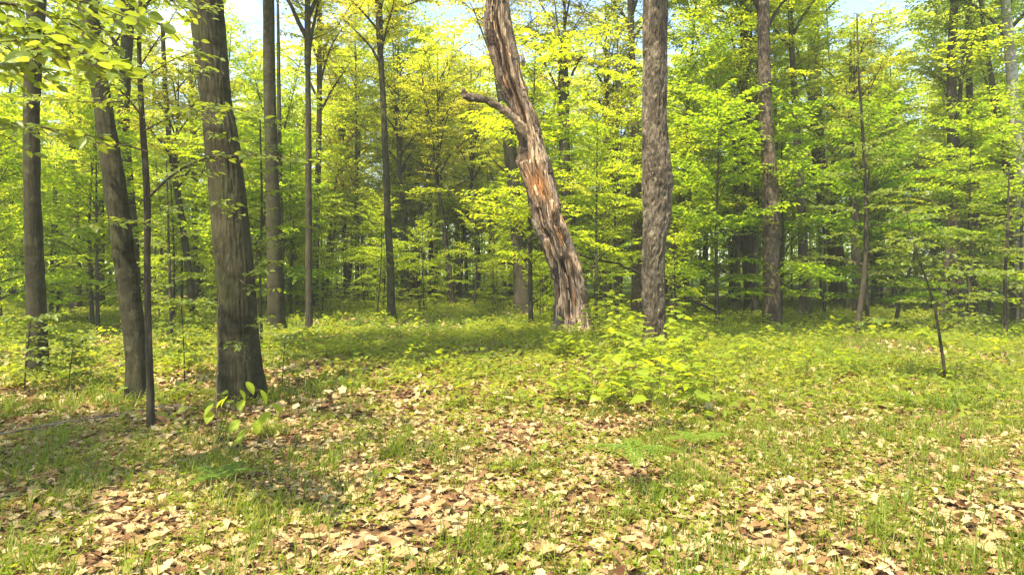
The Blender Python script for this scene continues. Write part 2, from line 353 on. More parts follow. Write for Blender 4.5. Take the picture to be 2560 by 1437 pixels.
# ---- an understory tree: slim stem, flat tiers of leaves
def make_understory(seed, H, leaf, first=.12, R=1.6, lsize=.10, nb=30, el0=.35):
    r = np.random.default_rng(seed); wood, lv = MB(), MB()
    ax = smooth_path(limb_path(r, (0, 0, -.1), r.uniform(0, 6.28), 1.50, H+.1, 9, 0, .035), 14)
    r0 = .008*H+.01
    rad = np.linspace(r0, .006, 14)
    tube(wood, ax, rad, 7)
    for k in range(nb):
        u = first+(1-first)*(k+r.uniform(0, 1))/nb
        p = np.array([np.interp(u, np.linspace(0, 1, 14), ax[:, c]) for c in range(3)])
        if r.random() < .16: continue
        ln = R*min(1, .3+(1-u)*4)*r.uniform(.45, 1.25)
        P = limb_path(r, p, k*2.4+r.normal(0, .5), el0+.5*u+r.normal(0, .28), ln, 5, -.5-.2*u, .06)
        rb = max(.004, .45*np.interp(u, np.linspace(0, 1, 14), rad))
        tube(wood, P, np.linspace(rb, .0025, 6), 4)
        lp, lr, ls = spray(wood if k % 2 else None, P, rb, r, twig=ln*.5+.12, gap=.11, lsize=lsize*1.2, lgap=.05, start=.12)
        scatter(lv, RH, lp, lr, ls)
    return wood.mesh('stem', M['bark_dark'], True), lv.mesh('foliage', leaf)
# ---- a crown of rising limbs (sits on top of a trunk) ; origin at the lowest limb
def make_crown(seed, H, R, nl, leaf, lsize=.13, dens=1.0, bark='bark', el=(.75, 1.15)):
    r = np.random.default_rng(seed); wood, lv = MB(), MB()
    tube(wood, smooth_path(limb_path(r, (0, 0, -.2), r.uniform(0, 6.28), 1.54, H, 8, 0, .04), 10), np.linspace(.10, .015, 10), 7)
    for k in range(nl):
        u = k/nl*.8; z = u*H
        ln = R*(1.1-.55*u)*r.uniform(.75, 1.15)
        P = limb_path(r, (0, 0, z), k*2.4+r.normal(0, .3), r.uniform(*el), ln, 7, -.55, .07)
        rb = .075*(1-.6*u); tube(wood, P, np.linspace(rb, .008, 8), 5)
        for q in range(int(9*dens)+4):
            t = r.uniform(.2, 1); i = t*7; i0 = min(int(i), 6); p = P[i0]+(P[i0+1]-P[i0])*(i-i0)
            l2 = ln*.38*r.uniform(.5, 1.1)
            P2 = limb_path(r, p, r.uniform(0, 6.28), r.uniform(-.1, .9), l2, 4, -.3, .12)
            tube(wood, P2, np.linspace(.024, .005, 5), 3)
            lp, lr, ls = spray(wood if q % 4 == 0 else None, P2, .01, r, twig=l2*.5+.25, gap=.15, lsize=lsize, lgap=.075, start=.05, flat=.45)
            scatter(lv, RH, lp, lr, ls)
    return wood.mesh('limbs', M[bark], True), lv.mesh('foliage', leaf)

UND = [make_understory(101, 5.0, M['leaf'], .15, 1.5, .09, 22), make_understory(102, 8.0, M['leaf'], .20, 2.0, .105, 34),
       make_understory(103, 11.0, M['leaf'], .22, 2.3, .11, 46), make_understory(104, 14.5, M['leaf'], .26, 2.6, .115, 56, .5),
       make_understory(105, 7.0, M['leaf_deep'], .12, 2.0, .12, 30), make_understory(106, 11.0, M['leaf_deep'], .15, 2.4, .115, 46),
       make_understory(107, 2.6, M['leaf'], .12, 1.1, .09, 18), make_understory(108, 12.5, M['leaf_pale'], .28, 2.2, .10, 44, .7)]
CRN = [make_crown(201, 8, 4.2, 13, M['leaf'], .13, 1), make_crown(202, 9, 4.6, 14, M['leaf'], .13, 1.1),
       make_crown(203, 7, 3.6, 12, M['leaf_pale'], .14, 1.0), make_crown(204, 8, 4.0, 12, M['leaf_pale'], .13, .95, el=(.95, 1.3)),
       make_crown(205, 8, 4.4, 14, M['leaf_deep'], .13, 1.2)]

# ------------------------------------------------------------------ ground
def make_ground():
    xs = np.concatenate([-np.geomspace(150, 12, 40)[:-1], np.linspace(-12, 12, 150), np.geomspace(12, 150, 40)[1:]])
    ys = np.concatenate([np.linspace(-40, -2, 20)[:-1], np.linspace(-2, 24, 160), np.geomspace(24, 260, 60)[1:]])
    X, Y = np.meshgrid(xs, ys); Z = terr(X, Y)
    V = np.stack([X, Y, Z], -1).reshape(-1, 3); nx = len(xs); ny = len(ys)
    i = np.arange(ny-1)[:, None]*nx+np.arange(nx-1)[None]
    A, B, C, D = i, i+1, i+nx+1, i+nx
    mb = MB(); mb.add(V, np.concatenate([np.stack([A, B, C], -1).reshape(-1, 3), np.stack([A, C, D], -1).reshape(-1, 3)]))
    o = link('ground', mb.mesh('ground', M['ground'], True)); o['kind'] = 'structure'
    o['label'] = 'forest floor of brown soil under dry leaves and green plants'
    return o
GROUND = make_ground()

# ------------------------------------------------------------------ named trees
def trunk_mesh(path, seg=20, dz=.12, amp=.008, fx=14, fz=2.0, flare=.35, lobes=5, ridged=True, bark='bark', zfine=6.5, seed=0, fh=.35, bump=None):
    """path: rows x,y,z,r in local metres rising from z=0"""
    p = np.asarray(path, float); z0, z1 = -.12, p[-1, 2]
    zs = np.concatenate([np.arange(z0, min(zfine, z1), dz), np.arange(min(zfine, z1), z1, .5), [z1]])
    c = [np.interp(zs, p[:, 2], p[:, k]) for k in (0, 1, 3)]
    kk = 5
    c = [np.convolve(np.pad(q, kk//2, mode='edge'), np.ones(kk)/kk, 'valid') for q in c]
    a = np.arange(seg)*2*pi/seg
    A, Z = np.meshgrid(a, zs); R = c[2][:, None]*np.ones_like(A)
    fl = flare*np.exp(-np.maximum(Z, 0)/fh); R = R*(1+fl*(.75+.45*np.sin(A*lobes+seed)+.2*np.sin(A*2+seed*2)))
    u = np.stack([np.cos(A)*R*fx+seed*7, np.sin(A)*R*fx+3, Z*fz], -1)
    n = fbm(u, 3)
    if ridged: n = 1-np.abs(2*n-1)*2.2
    big = fbm(np.stack([np.cos(A)*1.2+seed, np.sin(A)*1.2, Z*.9], -1), 2)-.5
    am = np.minimum(amp, .16*R); R = R*(1+.18*big)+am*(n-.4)
    if bump:
        for (zc, ac, w_, am) in bump: R = R+am*np.exp(-((Z-zc)/w_)**2)*np.maximum(0, np.cos(A-ac))**2
    V = np.stack([c[0][:, None]+R*np.cos(A), c[1][:, None]+R*np.sin(A), Z], -1).reshape(-1, 3)
    nz = len(zs); i = np.arange(nz-1)[:, None]*seg; j = np.arange(seg)[None]; k = (j+1) % seg
    Q = [i+j, i+k, i+seg+k, i+seg+j]
    mb = MB(); mb.add(V, np.concatenate([np.stack([Q[0], Q[1], Q[2]], -1).reshape(-1, 3), np.stack([Q[0], Q[2], Q[3]], -1).reshape(-1, 3)]))
    return mb.mesh('trunk', M[bark], True)

NAMED = []
def tree(name, label, cat, pts, top=17, bark='bark', crown=None, crown_z=None, csc=1, group='standing trees of the wood', Y=None, fine=False, base=None, **kw):
    """pts: (px, py, width px) from the foot upwards; the stem stands where its foot meets the ground"""
    B = at(pts[0][0], pts[0][1]) if base is None else np.array(base); D = B[1]
    rows = []
    for px, py, w_ in pts:
        q = atd(px, py, D); rows.append([q[0]-B[0], 0, q[2]-B[2], w_*D/F/2])
    if pts[0][2] > 8: NAMED.append({'p': (pts[len(pts)//2][0], D, pts[0][2])})
    rows = np.array(rows); rows[0, :3] = 0
    rows[:, 1] = np.linspace(0, kw.pop('lean', .0), len(rows))
    last = rows[-1]; slope = (rows[-1, 0]-rows[max(-3, -len(rows)), 0])/(rows[-1, 2]-rows[max(-3, -len(rows)), 2]+1e-6)
    if top > last[2]+.5:
        n = 5; zz = np.linspace(last[2], top, n+1)[1:]
        ext = [[last[0]+slope*.6*(z-last[2]), last[1], z, last[3]*(1-.55*(z-last[2])/(top-last[2]))] for z in zz]
        rows = np.vstack([rows, ext])
    if top == 'auto': top = 0
    t = thing(name, label, cat, B, group)
    if fine: me = trunk_mesh(rows, bark=bark, **{**dict(seg=110, dz=.045, amp=.018), **kw})
    else: me = trunk_mesh(rows, bark=bark, **{**dict(seg=22, dz=.16, amp=.008), **kw})
    link('trunk', me, t)
    if crown is not None:
        cz = crown_z if crown_z else top-.5
        x = np.interp(cz, rows[:, 2], rows[:, 0]); y = np.interp(cz, rows[:, 2], rows[:, 1])
        for nm, me in zip(('limbs', 'foliage'), CRN[crown]):
            o = link(nm, me, t, (x, y, cz)); o.rotation_euler = (0, 0, random.uniform(0, 6.28)); o.scale = (csc,)*3
            if nm == 'limbs': rz = o.rotation_euler.z
            else: o.rotation_euler.z = rz
    return t, rows, B

def add_leaves(t, B, LP, LR, LS, me, name='leaf', nmax=300, tpl=BE, matname='leaf_near', keep_axis=None):
    """nearest leaves as parts of their own, the rest as one joined part"""
    n = len(LP)
    if n == 0: return
    d = np.linalg.norm(LP+np.array(B)-np.array([0, 0, CAMZ]), axis=1)/LS
    idx = np.argsort(d)
    for i in idx[:nmax]:
        o = bpy.data.objects.new(name, me); COL.objects.link(o); o.parent = t
        m3 = Matrix(LR[i].tolist())
        o.matrix_basis = Matrix.Translation(Vector(LP[i].tolist())) @ m3.to_4x4() @ Matrix.Scale(float(LS[i]), 4)
    if n > nmax:
        mb = MB(); r = idx[nmax:]; scatter(mb, tpl, LP[r], LR[r], LS[r])
        o = link('foliage', mb.mesh('foliage', M[matname]), t); o['kind'] = 'stuff'
_mb = MB(); _mb.add(*BE); ME_BEECH = _mb.mesh('leaf', M['leaf_near'])
_mb = MB(); _mb.add(*MA); ME_MAPLE = _mb.mesh('leaf', M['leaf_maple'])

def px_limb(t, B, pts, r0, r1, r, seg=6, name='branch', leaves=True, mb=None, **kw):
    """pts: (px, py, distance)"""
    P = np.array([atd(*p)-B for p in pts]); P = smooth_path(P, max(8, len(P)*4))
    w_ = mb or MB(); tube(w_, P, np.linspace(r0, r1, len(P)), seg)
    out_ = spray(w_, P, r0, r, **kw) if leaves else None
    if mb is None: link(name, w_.mesh(name, M['twig'], True), t)
    return out_
def cat3(L_):
    L_ = [q for q in L_ if q is not None and len(q[0])]
    return tuple(np.concatenate([q[k] for q in L_]) for k in range(3))

# far-left smooth trunk
tree('beech_tree', 'smooth grey-brown trunk at the far left edge, straight with dark bands', 'tree',
     [(95, 945, 44), (93, 850, 44), (88, 700, 41), (80, 480, 36), (78, 300, 33), (85, 120, 38), (92, 0, 40)], 16, 'bark', 3, 8.5, .8, fine=True, amp=.010, seg=70, flare=.18)
tree('beech_tree', 'leaning grey trunk standing close behind the thin left sapling', 'tree',
     [(350, 1008, 58), (345, 900, 52), (325, 750, 50), (305, 600, 50), (285, 450, 50), (262, 300, 40), (240, 150, 42), (215, 0, 44)], 15, 'bark', 3, 8.0, .8, fine=True, amp=.010, seg=80, flare=.2)
tree('beech_tree', 'tall grey trunk seen just right of the leaning left trunk, foot hidden', 'tree',
     [(337, 815, 32), (330, 600, 30), (317, 450, 29), (306, 300, 27), (315, 150, 27), (322, 0, 27)], 17, 'bark', 0, 9)
tree('beech_tree', 'dark straight trunk in the distance left of the leaning trunk', 'tree',
     [(247, 780, 26), (247, 600, 24), (246, 455, 22), (240, 250, 20), (234, 0, 18)], 18, 'bark_dark', 1, 11)
TB, rowsB, BB = tree('beech_tree', 'biggest smooth dark trunk left of centre with a furrowed foot', 'tree',
     [(605, 1003, 100), (603, 930, 98), (598, 850, 92), (590, 700, 88), (575, 550, 86), (560, 400, 79), (540, 250, 69), (527, 130, 74), (515, 0, 80), (505, -120, 80)],
     17, 'bark', 3, 9.5, 1.0, fine=True, amp=.020, fx=24, fz=2.4, seg=140, flare=.2, bump=[(3.4, -1.2, .25, .02), (2.05, -1.9, .2, .015)])
tree('maple_tree', 'straight grey trunk in the middle distance right of the big left trunk', 'tree',
     [(690, 828, 40), (688, 700, 40), (683, 550, 34), (679, 400, 31), (674, 250, 29), (671, 0, 27)], 19, 'bark', 0, 11)
tree('maple_tree', 'thin dark stem half hidden behind the straight grey middle trunk', 'tree',
     [(706, 800, 14), (704, 600, 12), (700, 450, 11), (697, 200, 9)], 14, 'bark_dark')
tree('young_maple', 'slim grey pole tree standing alone left of the leafy clearing', 'tree',
     [(978, 797, 20), (977, 690, 19), (970, 560, 17), (964, 400, 16), (958, 250, 14), (948, 90, 14), (942, 0, 12)], 16, 'bark', 2, 9.5, .8)
tree('maple_tree', 'far trunk with raised forking limbs against the sky left of centre', 'tree',
     [(786, 775, 18), (790, 600, 16), (796, 400, 14), (799, 250, 12), (800, 160, 9)], 17, 'bark', 3, 9.0)
# behind the dead tree
tree('maple_tree', 'dark shaded trunk directly behind the left side of the broken dead tree', 'tree',
     [(1308, 785, 44), (1300, 650, 38), (1285, 480, 30), (1268, 320, 28), (1250, 200, 28), (1238, 60, 28)], 18, 'bark_dark', 3, 10)
tree('maple_tree', 'forked grey trunk between the dead tree and the rough brown trunk', 'tree',
     [(1427, 782, 30), (1418, 600, 28), (1412, 450, 27), (1410, 300, 26), (1408, 150, 25)], 12, 'bark', 3, 9, 1.0)
tree('maple_tree', 'slender trunk fanning into upright limbs left of the rough brown trunk', 'tree',
     [(1518, 775, 25), (1514, 600, 24), (1514, 450, 22), (1516, 320, 17), (1515, 200, 12)], 12, 'bark_dark', 3, 8, .9)
tree('maple_tree', 'thin stem right beside the slender fanning trunk', 'tree',
     [(1542, 772, 14), (1538, 600, 13), (1533, 460, 11), (1545, 330, 8)], 11, 'bark', 3, 6, .7)
tree('maple_tree', 'brown trunk peeking out just left of the rough brown trunk', 'tree',
     [(1594, 788, 30), (1592, 600, 28), (1590, 450, 25), (1587, 300, 21), (1580, 150, 16), (1575, 0, 14)], 19, 'bark_flaky', 0, 11)
tree('maple_tree', 'rough flaking brown trunk with a swollen waist right of centre', 'tree',
     [(1638, 872, 52), (1637, 830, 50), (1634, 760, 54), (1634, 650, 54), (1639, 550, 58), (1644, 465, 70), (1641, 400, 64), (1636, 300, 57), (1636, 200, 57), (1636, 100, 56), (1639, 0, 57)],
     17, 'bark_rough', 2, 8.0, 1, fine=True, amp=.045, fx=15, fz=5.0, seg=150, dz=.03, flare=.3, bump=[(2.6, -.6, .25, .06), (2.15, -2.2, .22, .03)])
tree('maple_tree', 'shaggy reddish brown trunk right of the rough trunk, bark peeling', 'tree',
     [(1930, 820, 42), (1930, 750, 40), (1928, 600, 38), (1926, 480, 38), (1918, 350, 30), (1911, 200, 28), (1908, 0, 27)],
     17, 'bark_flaky', 0, 9.0, 1, fine=True, amp=.028, fx=14, fz=5, seg=100, dz=.07, flare=.15)
tree('maple_tree', 'plain brown trunk just left of the shaggy reddish trunk', 'tree',
     [(1880, 788, 36), (1876, 700, 31), (1870, 550, 28), (1865, 400, 26), (1862, 200, 24), (1860, 0, 21)], 18, 'bark', 1, 8)
tree('maple_tree', 'medium brown trunk just right of the shaggy reddish trunk', 'tree',
     [(2013, 793, 28), (2010, 700, 23), (2005, 550, 21), (1997, 400, 18), (1987, 250, 15), (1978, 100, 12)], 17, 'bark_dark', 0, 10.5)
tree('beech_tree', 'pale grey far trunk behind the leaves on the right', 'tree',
     [(2092, 765, 30), (2078, 600, 30), (2050, 450, 30), (2038, 250, 30), (2032, 0, 28)], 22, 'bark', 0, 14)
tree('maple_tree', 'dark upper trunk rising from dense leaves at right, the thicker of two', 'tree',
     [(2395, 800, 24), (2388, 500, 23), (2378, 250, 22), (2380, 100, 20), (2387, 0, 19)], 18, 'bark_dark', 4, 11)
tree('maple_tree', 'dark upper trunk rising from dense leaves at right, the thinner of two', 'tree',
     [(2432, 790, 17), (2428, 500, 16), (2424, 250, 14), (2421, 0, 14)], 18, 'bark_dark', 0, 12)
tree('birch_tree', 'pale birch trunk leaning along the right edge of the wood', 'tree',
     [(2562, 805, 30), (2556, 600, 26), (2548, 400, 24), (2536, 250, 24), (2524, 120, 24), (2512, 0, 20)], 17, 'bark_birch', 4, 10)
tree('young_maple', 'crooked dark stem between the two dark trunks and the right birch', 'tree',
     [(2535, 800, 14), (2520, 500, 13), (2500, 300, 12), (2480, 200, 11), (2462, 110, 10), (2450, 0, 9)], 12, 'bark_dark')
for (lab, pts) in [
    ('thin dark pole left of the far central thicket, nearest the slim grey pole tree', [(1020, 762, 12), (1012, 620, 10), (1004, 500, 8), (990, 300, 6)]),
    ('far central thin pole leaning left, second thickest there', [(1133, 768, 13), (1122, 660, 11), (1108, 550, 10), (1092, 450, 8), (1070, 330, 6)]),
    ('wiry pole in the far central thicket, second from the slim grey pole tree', [(1052, 740, 6), (1042, 620, 6), (1032, 480, 5), (1022, 380, 4)]),
    ('wiry pole in the far central thicket leaning left, third from the pole tree', [(1078, 745, 6), (1060, 650, 6), (1040, 560, 5), (1020, 450, 4)]),
    ('wiry upright pole in the far central thicket just left of the leaning pole', [(1090, 745, 5), (1080, 620, 5), (1075, 500, 5), (1068, 380, 4)]),
    ('thin bare pole leaning right beside the far central leaning pole', [(1138, 755, 5), (1152, 650, 5), (1165, 550, 4), (1180, 450, 4)]),
    ('far pole in the gap left of the broken dead tree', [(1196, 735, 13), (1194, 600, 12), (1190, 480, 10), (1180, 300, 8)]),
    ('thin far pole left of the slim grey pole tree', [(866, 750, 12), (862, 640, 11), (858, 520, 9), (852, 350, 8)]),
    ('slim curved grey stem close behind the thin left sapling', [(487, 806, 18), (475, 700, 17), (455, 550, 16), (430, 400, 14), (414, 250, 12), (406, 60, 9)]),
    ('thin stem just left of the biggest dark trunk', [(497, 775, 15), (488, 600, 14), (486, 450, 13), (480, 300, 11), (475, 200, 9)]),
    ('dark far stem between the far left trunk and the leaning trunk', [(190, 785, 24), (190, 650, 22), (186, 500, 18), (180, 350, 14)]),
    ('leaning thin stem in front of the dark trunk behind the dead tree', [(1340, 780, 16), (1318, 680, 15), (1302, 580, 13), (1285, 450, 11), (1272, 350, 9)]),
    ('far thin trunk right of the pale far trunk behind the leaves', [(2145, 790, 24), (2140, 600, 22), (2135, 420, 16), (2128, 250, 10)]),
]:
    _b = at(pts[0][0], pts[0][1]); _h = min(15, 1.6+_b[1]*.33*random.uniform(.8, 1.1))
    tree('young_tree', lab, 'tree', pts, _h, 'bark_dark', random.choice([2, 3]), _h*.5, max(.4, _h/14), group='thin poles and young stems')

# right saplings with leafy tiers
def stem_sapling(label, pts, bark='bark_dark', R=1.3, nb=16, lsize=.09, top=5.5, seed=1, first=.3, nindiv=0, name='maple_sapling', group='leafy saplings'):
    t, rows, B = tree(name, label, 'sapling', pts, top, bark, seg=12, flare=.1, group=group)
    r = np.random.default_rng(seed); wd = MB(); LL = []
    for k in range(nb):
        z = top*(first+(1-first)*(k+r.uniform())/nb); p = np.array([np.interp(z, rows[:, 2], rows[:, c]) for c in range(4)])
        ln = R*(1.15-.7*z/top)*r.uniform(.6, 1.2)
        P = limb_path(r, p[:3], k*2.4+r.normal(0, .5), .35, ln, 5, -.5, .06)
        tube(wd, P, np.linspace(max(.004, p[3]*.4), .002, 6), 4)
        LL.append(spray(wd, P, p[3]*.3, r, twig=ln*.45+.12, gap=.11, lsize=lsize*1.1, lgap=.045, start=.1, droop=.0))
    link('branches', wd.mesh('branches', M['twig'], True), t)
    lp, lr, ls = cat3(LL); add_leaves(t, B, lp, lr, ls, ME_BEECH, nmax=nindiv)
    return t
stem_sapling('sapling with a curved dark stem among dense leaves right of centre-right', [(2140, 846, 13), (2160, 700, 12), (2166, 600, 10), (2165, 500, 9), (2160, 400, 8), (2155, 300, 7), (2145, 150, 5)], seed=11, top=8.5, R=1.7, nb=26, first=.18)
stem_sapling('thin sapling in front of the plain brown trunk, branching sideways near head height', [(1848, 792, 9), (1846, 650, 9), (1842, 500, 8), (1838, 350, 7), (1820, 260, 6), (1760, 180, 4)], seed=12, top=6.5, R=1.3, nb=13, first=.35)
stem_sapling('small leaning sapling nearest the viewer at the right with flat leaf tiers', [(2368, 962, 8), (2355, 880, 7), (2335, 750, 6), (2310, 680, 5), (2285, 620, 3)], seed=13, top=2.7, R=1.1, nb=18, first=.25, lsize=.075)
stem_sapling('short sapling slanting right with a bare lower stem at the right', [(2236, 822, 10), (2248, 760, 9), (2262, 710, 8), (2280, 665, 6)], seed=14, top=3.6, R=1.1, nb=12, first=.45)
stem_sapling('leafy sapling beneath the pale birch at the right edge', [(2515, 850, 9), (2512, 700, 8), (2520, 560, 6)], seed=15, top=4.6, R=1.6, nb=20, first=.15)
stem_sapling('leafy sapling between the shaggy reddish trunk and curved sapling', [(2060, 800, 8), (2064, 650, 7), (2066, 500, 6)], seed=16, top=6, R=1.2, nb=12, first=.25)
stem_sapling('leafy sapling left of the birch in front of the dark trunks', [(2440, 815, 10), (2440, 650, 9), (2446, 500, 7)], seed=17, top=6, R=1.7, nb=20, first=.2)
stem_sapling('leafy sapling behind the leaning trunk at the far left', [(128, 800, 9), (130, 650, 8), (135, 500, 6)], seed=18, top=6, R=1.8, nb=24, first=.1)
stem_sapling('leafy sapling between the two big left trunks', [(430, 850, 8), (425, 700, 7), (420, 560, 5)], seed=19, top=4.5, R=1.4, nb=16, first=.15)

# thin left sapling with the long side branch
t, rows, B = tree('beech_sapling', 'thin dark sapling standing in front of the leaning left trunk with a long side branch', 'sapling',
     [(378, 1072, 18), (375, 950, 16), (370, 800, 15), (367, 650, 15), (370, 500, 16), (362, 400, 14), (352, 250, 12), (346, 120, 10), (352, 0, 9)], 5.5, 'bark_dark', seg=16, flare=.1, group='leafy saplings')
r = np.random.default_rng(31); D = B[1]; bw = MB(); LL = []
for pts, r0, tw in [([(371, 495, D), (420, 445, D-.1), (470, 412, D-.3), (530, 390, D-.6), (640, 388, D-.9), (780, 402, D-1.2)], .016, .42),
                ([(350, 285, D), (320, 245, D-.2), (290, 215, D-.4), (240, 190, D-.8)], .011, .5),
                ([(346, 100, D), (250, 72, D-.5), (110, 55, D-1.0)], .011, .5), ([(352, 60, D), (290, 35, D-.3), (220, 5, D-.5)], .01, .5),
                ([(352, 200, D), (430, 150, D-.7), (520, 120, D-1.2)], .01, .5), ([(355, 330, D), (440, 285, D-.6), (560, 265, D-1.2), (650, 290, D-1.5)], .01, .5),
                ([(348, 170, D), (420, 60, D-.4), (470, -20, D-.8)], .01, .55), ([(366, 560, D), (300, 545, D-.6), (230, 560, D-1.0)], .008, .4),
                ([(354, 250, D), (240, 258, D+.3), (120, 245, D+.6), (0, 240, D+1)], .011, .5),
                ([(371, 380, D), (250, 345, D-.3), (110, 318, D-.5), (-20, 300, D-.6)], .011, .5)]:
    LL.append(px_limb(t, B, pts, r0, .002, r, mb=bw, twig=tw, gap=.15, lsize=.088, lgap=.05, start=.15))
link('branches', bw.mesh('branches', M['twig'], True), t)
lp, lr, ls = cat3(LL); add_leaves(t, B, lp, lr, ls, ME_BEECH, nmax=260)

# near beech just outside the left edge, its boughs hang into the picture
B0 = np.array([-4.3, 4.6, float(terr(-4.3, 4.6))])
t = thing('beech_tree', 'near beech whose big-leaved boughs hang into the top left corner', 'tree', B0, 'standing trees of the wood')
link('trunk', trunk_mesh([[0, 0, 0, .09], [.05, 0, 2, .08], [.1, 0, 4, .06], [.1, 0, 6.5, .03]], seg=20, bark='bark_dark'), t)
r = np.random.default_rng(41); bw = MB(); LL = []
for pts in [[(-180, -60, 4.6), (0, 40, 4.3), (95, 70, 4.1), (190, 110, 3.9), (330, 180, 3.7)], [(-180, 60, 4.5), (30, 95, 4.0), (90, 118, 3.8), (160, 145, 3.6)],
            [(-180, -140, 4.6), (60, -40, 4.2), (220, 10, 3.9), (400, 60, 3.9)], [(-180, 150, 4.8), (-20, 160, 4.6), (120, 175, 4.5)],
            [(-160, 330, 5.0), (0, 305, 5.0), (120, 320, 5.0), (250, 345, 5.0)], [(-160, 0, 4.8), (40, 10, 5), (180, 60, 5.1), (300, 130, 5.2)],
            [(-170, -150, 4.7), (100, -90, 4.8), (300, -40, 5), (480, 20, 5.2)],
            [(-160, -20, 4.3), (60, 60, 3.9), (200, 130, 3.6), (290, 170, 3.5)], [(-160, -260, 4.5), (200, -160, 4.4), (420, -90, 4.5), (620, -30, 4.8)]]:
    LL.append(px_limb(t, B0, pts, .016, .002, r, mb=bw, twig=.40, gap=.10, lsize=.10, lgap=.045, start=.2, flat=.5, droop=.35))
for k in range(3):
    tube(bw, np.array([[.05, 0, 2.3+.5*k], [-.0+.2*k, -.1, 2.5+.5*k], [.6, -.2, 2.8+.5*k]]), [.02, .016, .01], 5)
link('branches', bw.mesh('branches', M['twig'], True), t)
lp, lr, ls = cat3(LL); add_leaves(t, B0, lp, lr, ls, ME_BEECH, nmax=300)

# leafy shoots on and before the biggest left trunk, and one between trunks
def shoots(t, B, specs, seed, **kw):
    r = np.random.default_rng(seed); bw = MB(); LL = []
    for pts, r0 in specs: LL.append(px_limb(t, B, pts, r0, .0015, r, mb=bw, **{**dict(twig=.2, gap=.11, lsize=.085, lgap=.05, start=.2), **kw}))
    link('shoots', bw.mesh('shoots', M['twig'], True), t)
    lp, lr, ls = cat3(LL); add_leaves(t, B, lp, lr, ls, ME_BEECH, nmax=200)
DB = BB[1]
shoots(TB, BB, [([(545, 180, DB-.25), (520, 170, DB-.6), (500, 175, DB-.9)], .005), ([(560, 290, DB-.25), (530, 262, DB-.6), (510, 258, DB-.9)], .005),
                ([(575, 350, DB-.2), (560, 335, DB-.5), (530, 340, DB-.8)], .005), ([(590, 540, DB-.25), (560, 500, DB-.6), (540, 510, DB-.9)], .005),
                ([(600, 560, DB-.2), (570, 520, DB-.6), (590, 510, DB-.8)], .005), ([(615, 700, DB-.2), (640, 670, DB-.5), (665, 680, DB-.7)], .005),
                ([(625, 830, DB-.2), (645, 800, DB-.5), (670, 790, DB-.6)], .005), ([(560, 880, DB-.3), (585, 850, DB-.6), (600, 870, DB-.8)], .004),
                ([(530, 40, DB-.3), (520, 20, DB-.6), (545, 10, DB-.9)], .005), ([(600, 700, DB-.3), (640, 730, DB-.5), (690, 720, DB-.4)], .005)], 51)
stem_sapling('knee-high leafy shoot right of the foot of the biggest dark trunk', [(705, 965, 2.5), (708, 900, 2), (715, 840, 1.5)], seed=22, top=1.0, R=.55, nb=20, first=.2, lsize=.08)
stem_sapling('thin leafy shoot between the thin left sapling and biggest dark trunk', [(462, 960, 3), (460, 860, 2.5), (452, 760, 2)], seed=23, top=1.7, R=.6, nb=22, first=.2, lsize=.08)
stem_sapling('thin leafy shoot in front of the far left trunk', [(60, 985, 3), (66, 880, 2.5), (80, 800, 2)], seed=24, top=1.5, R=.6, nb=22, first=.2, lsize=.08)
stem_sapling('arching leafy shoot just right of the far left trunk', [(170, 975, 2.5), (175, 900, 2), (190, 850, 1.5)], seed=25, top=1.1, R=.6, nb=22, first=.2, lsize=.08)
# boughs crossing right of the big trunk
stem_sapling('leafy sapling between the biggest dark trunk and the straight grey trunk', [(655, 880, 7), (650, 700, 6), (655, 500, 5), (650, 300, 4)], seed=21, top=5.2, R=1.2, nb=18, first=.3, lsize=.085)

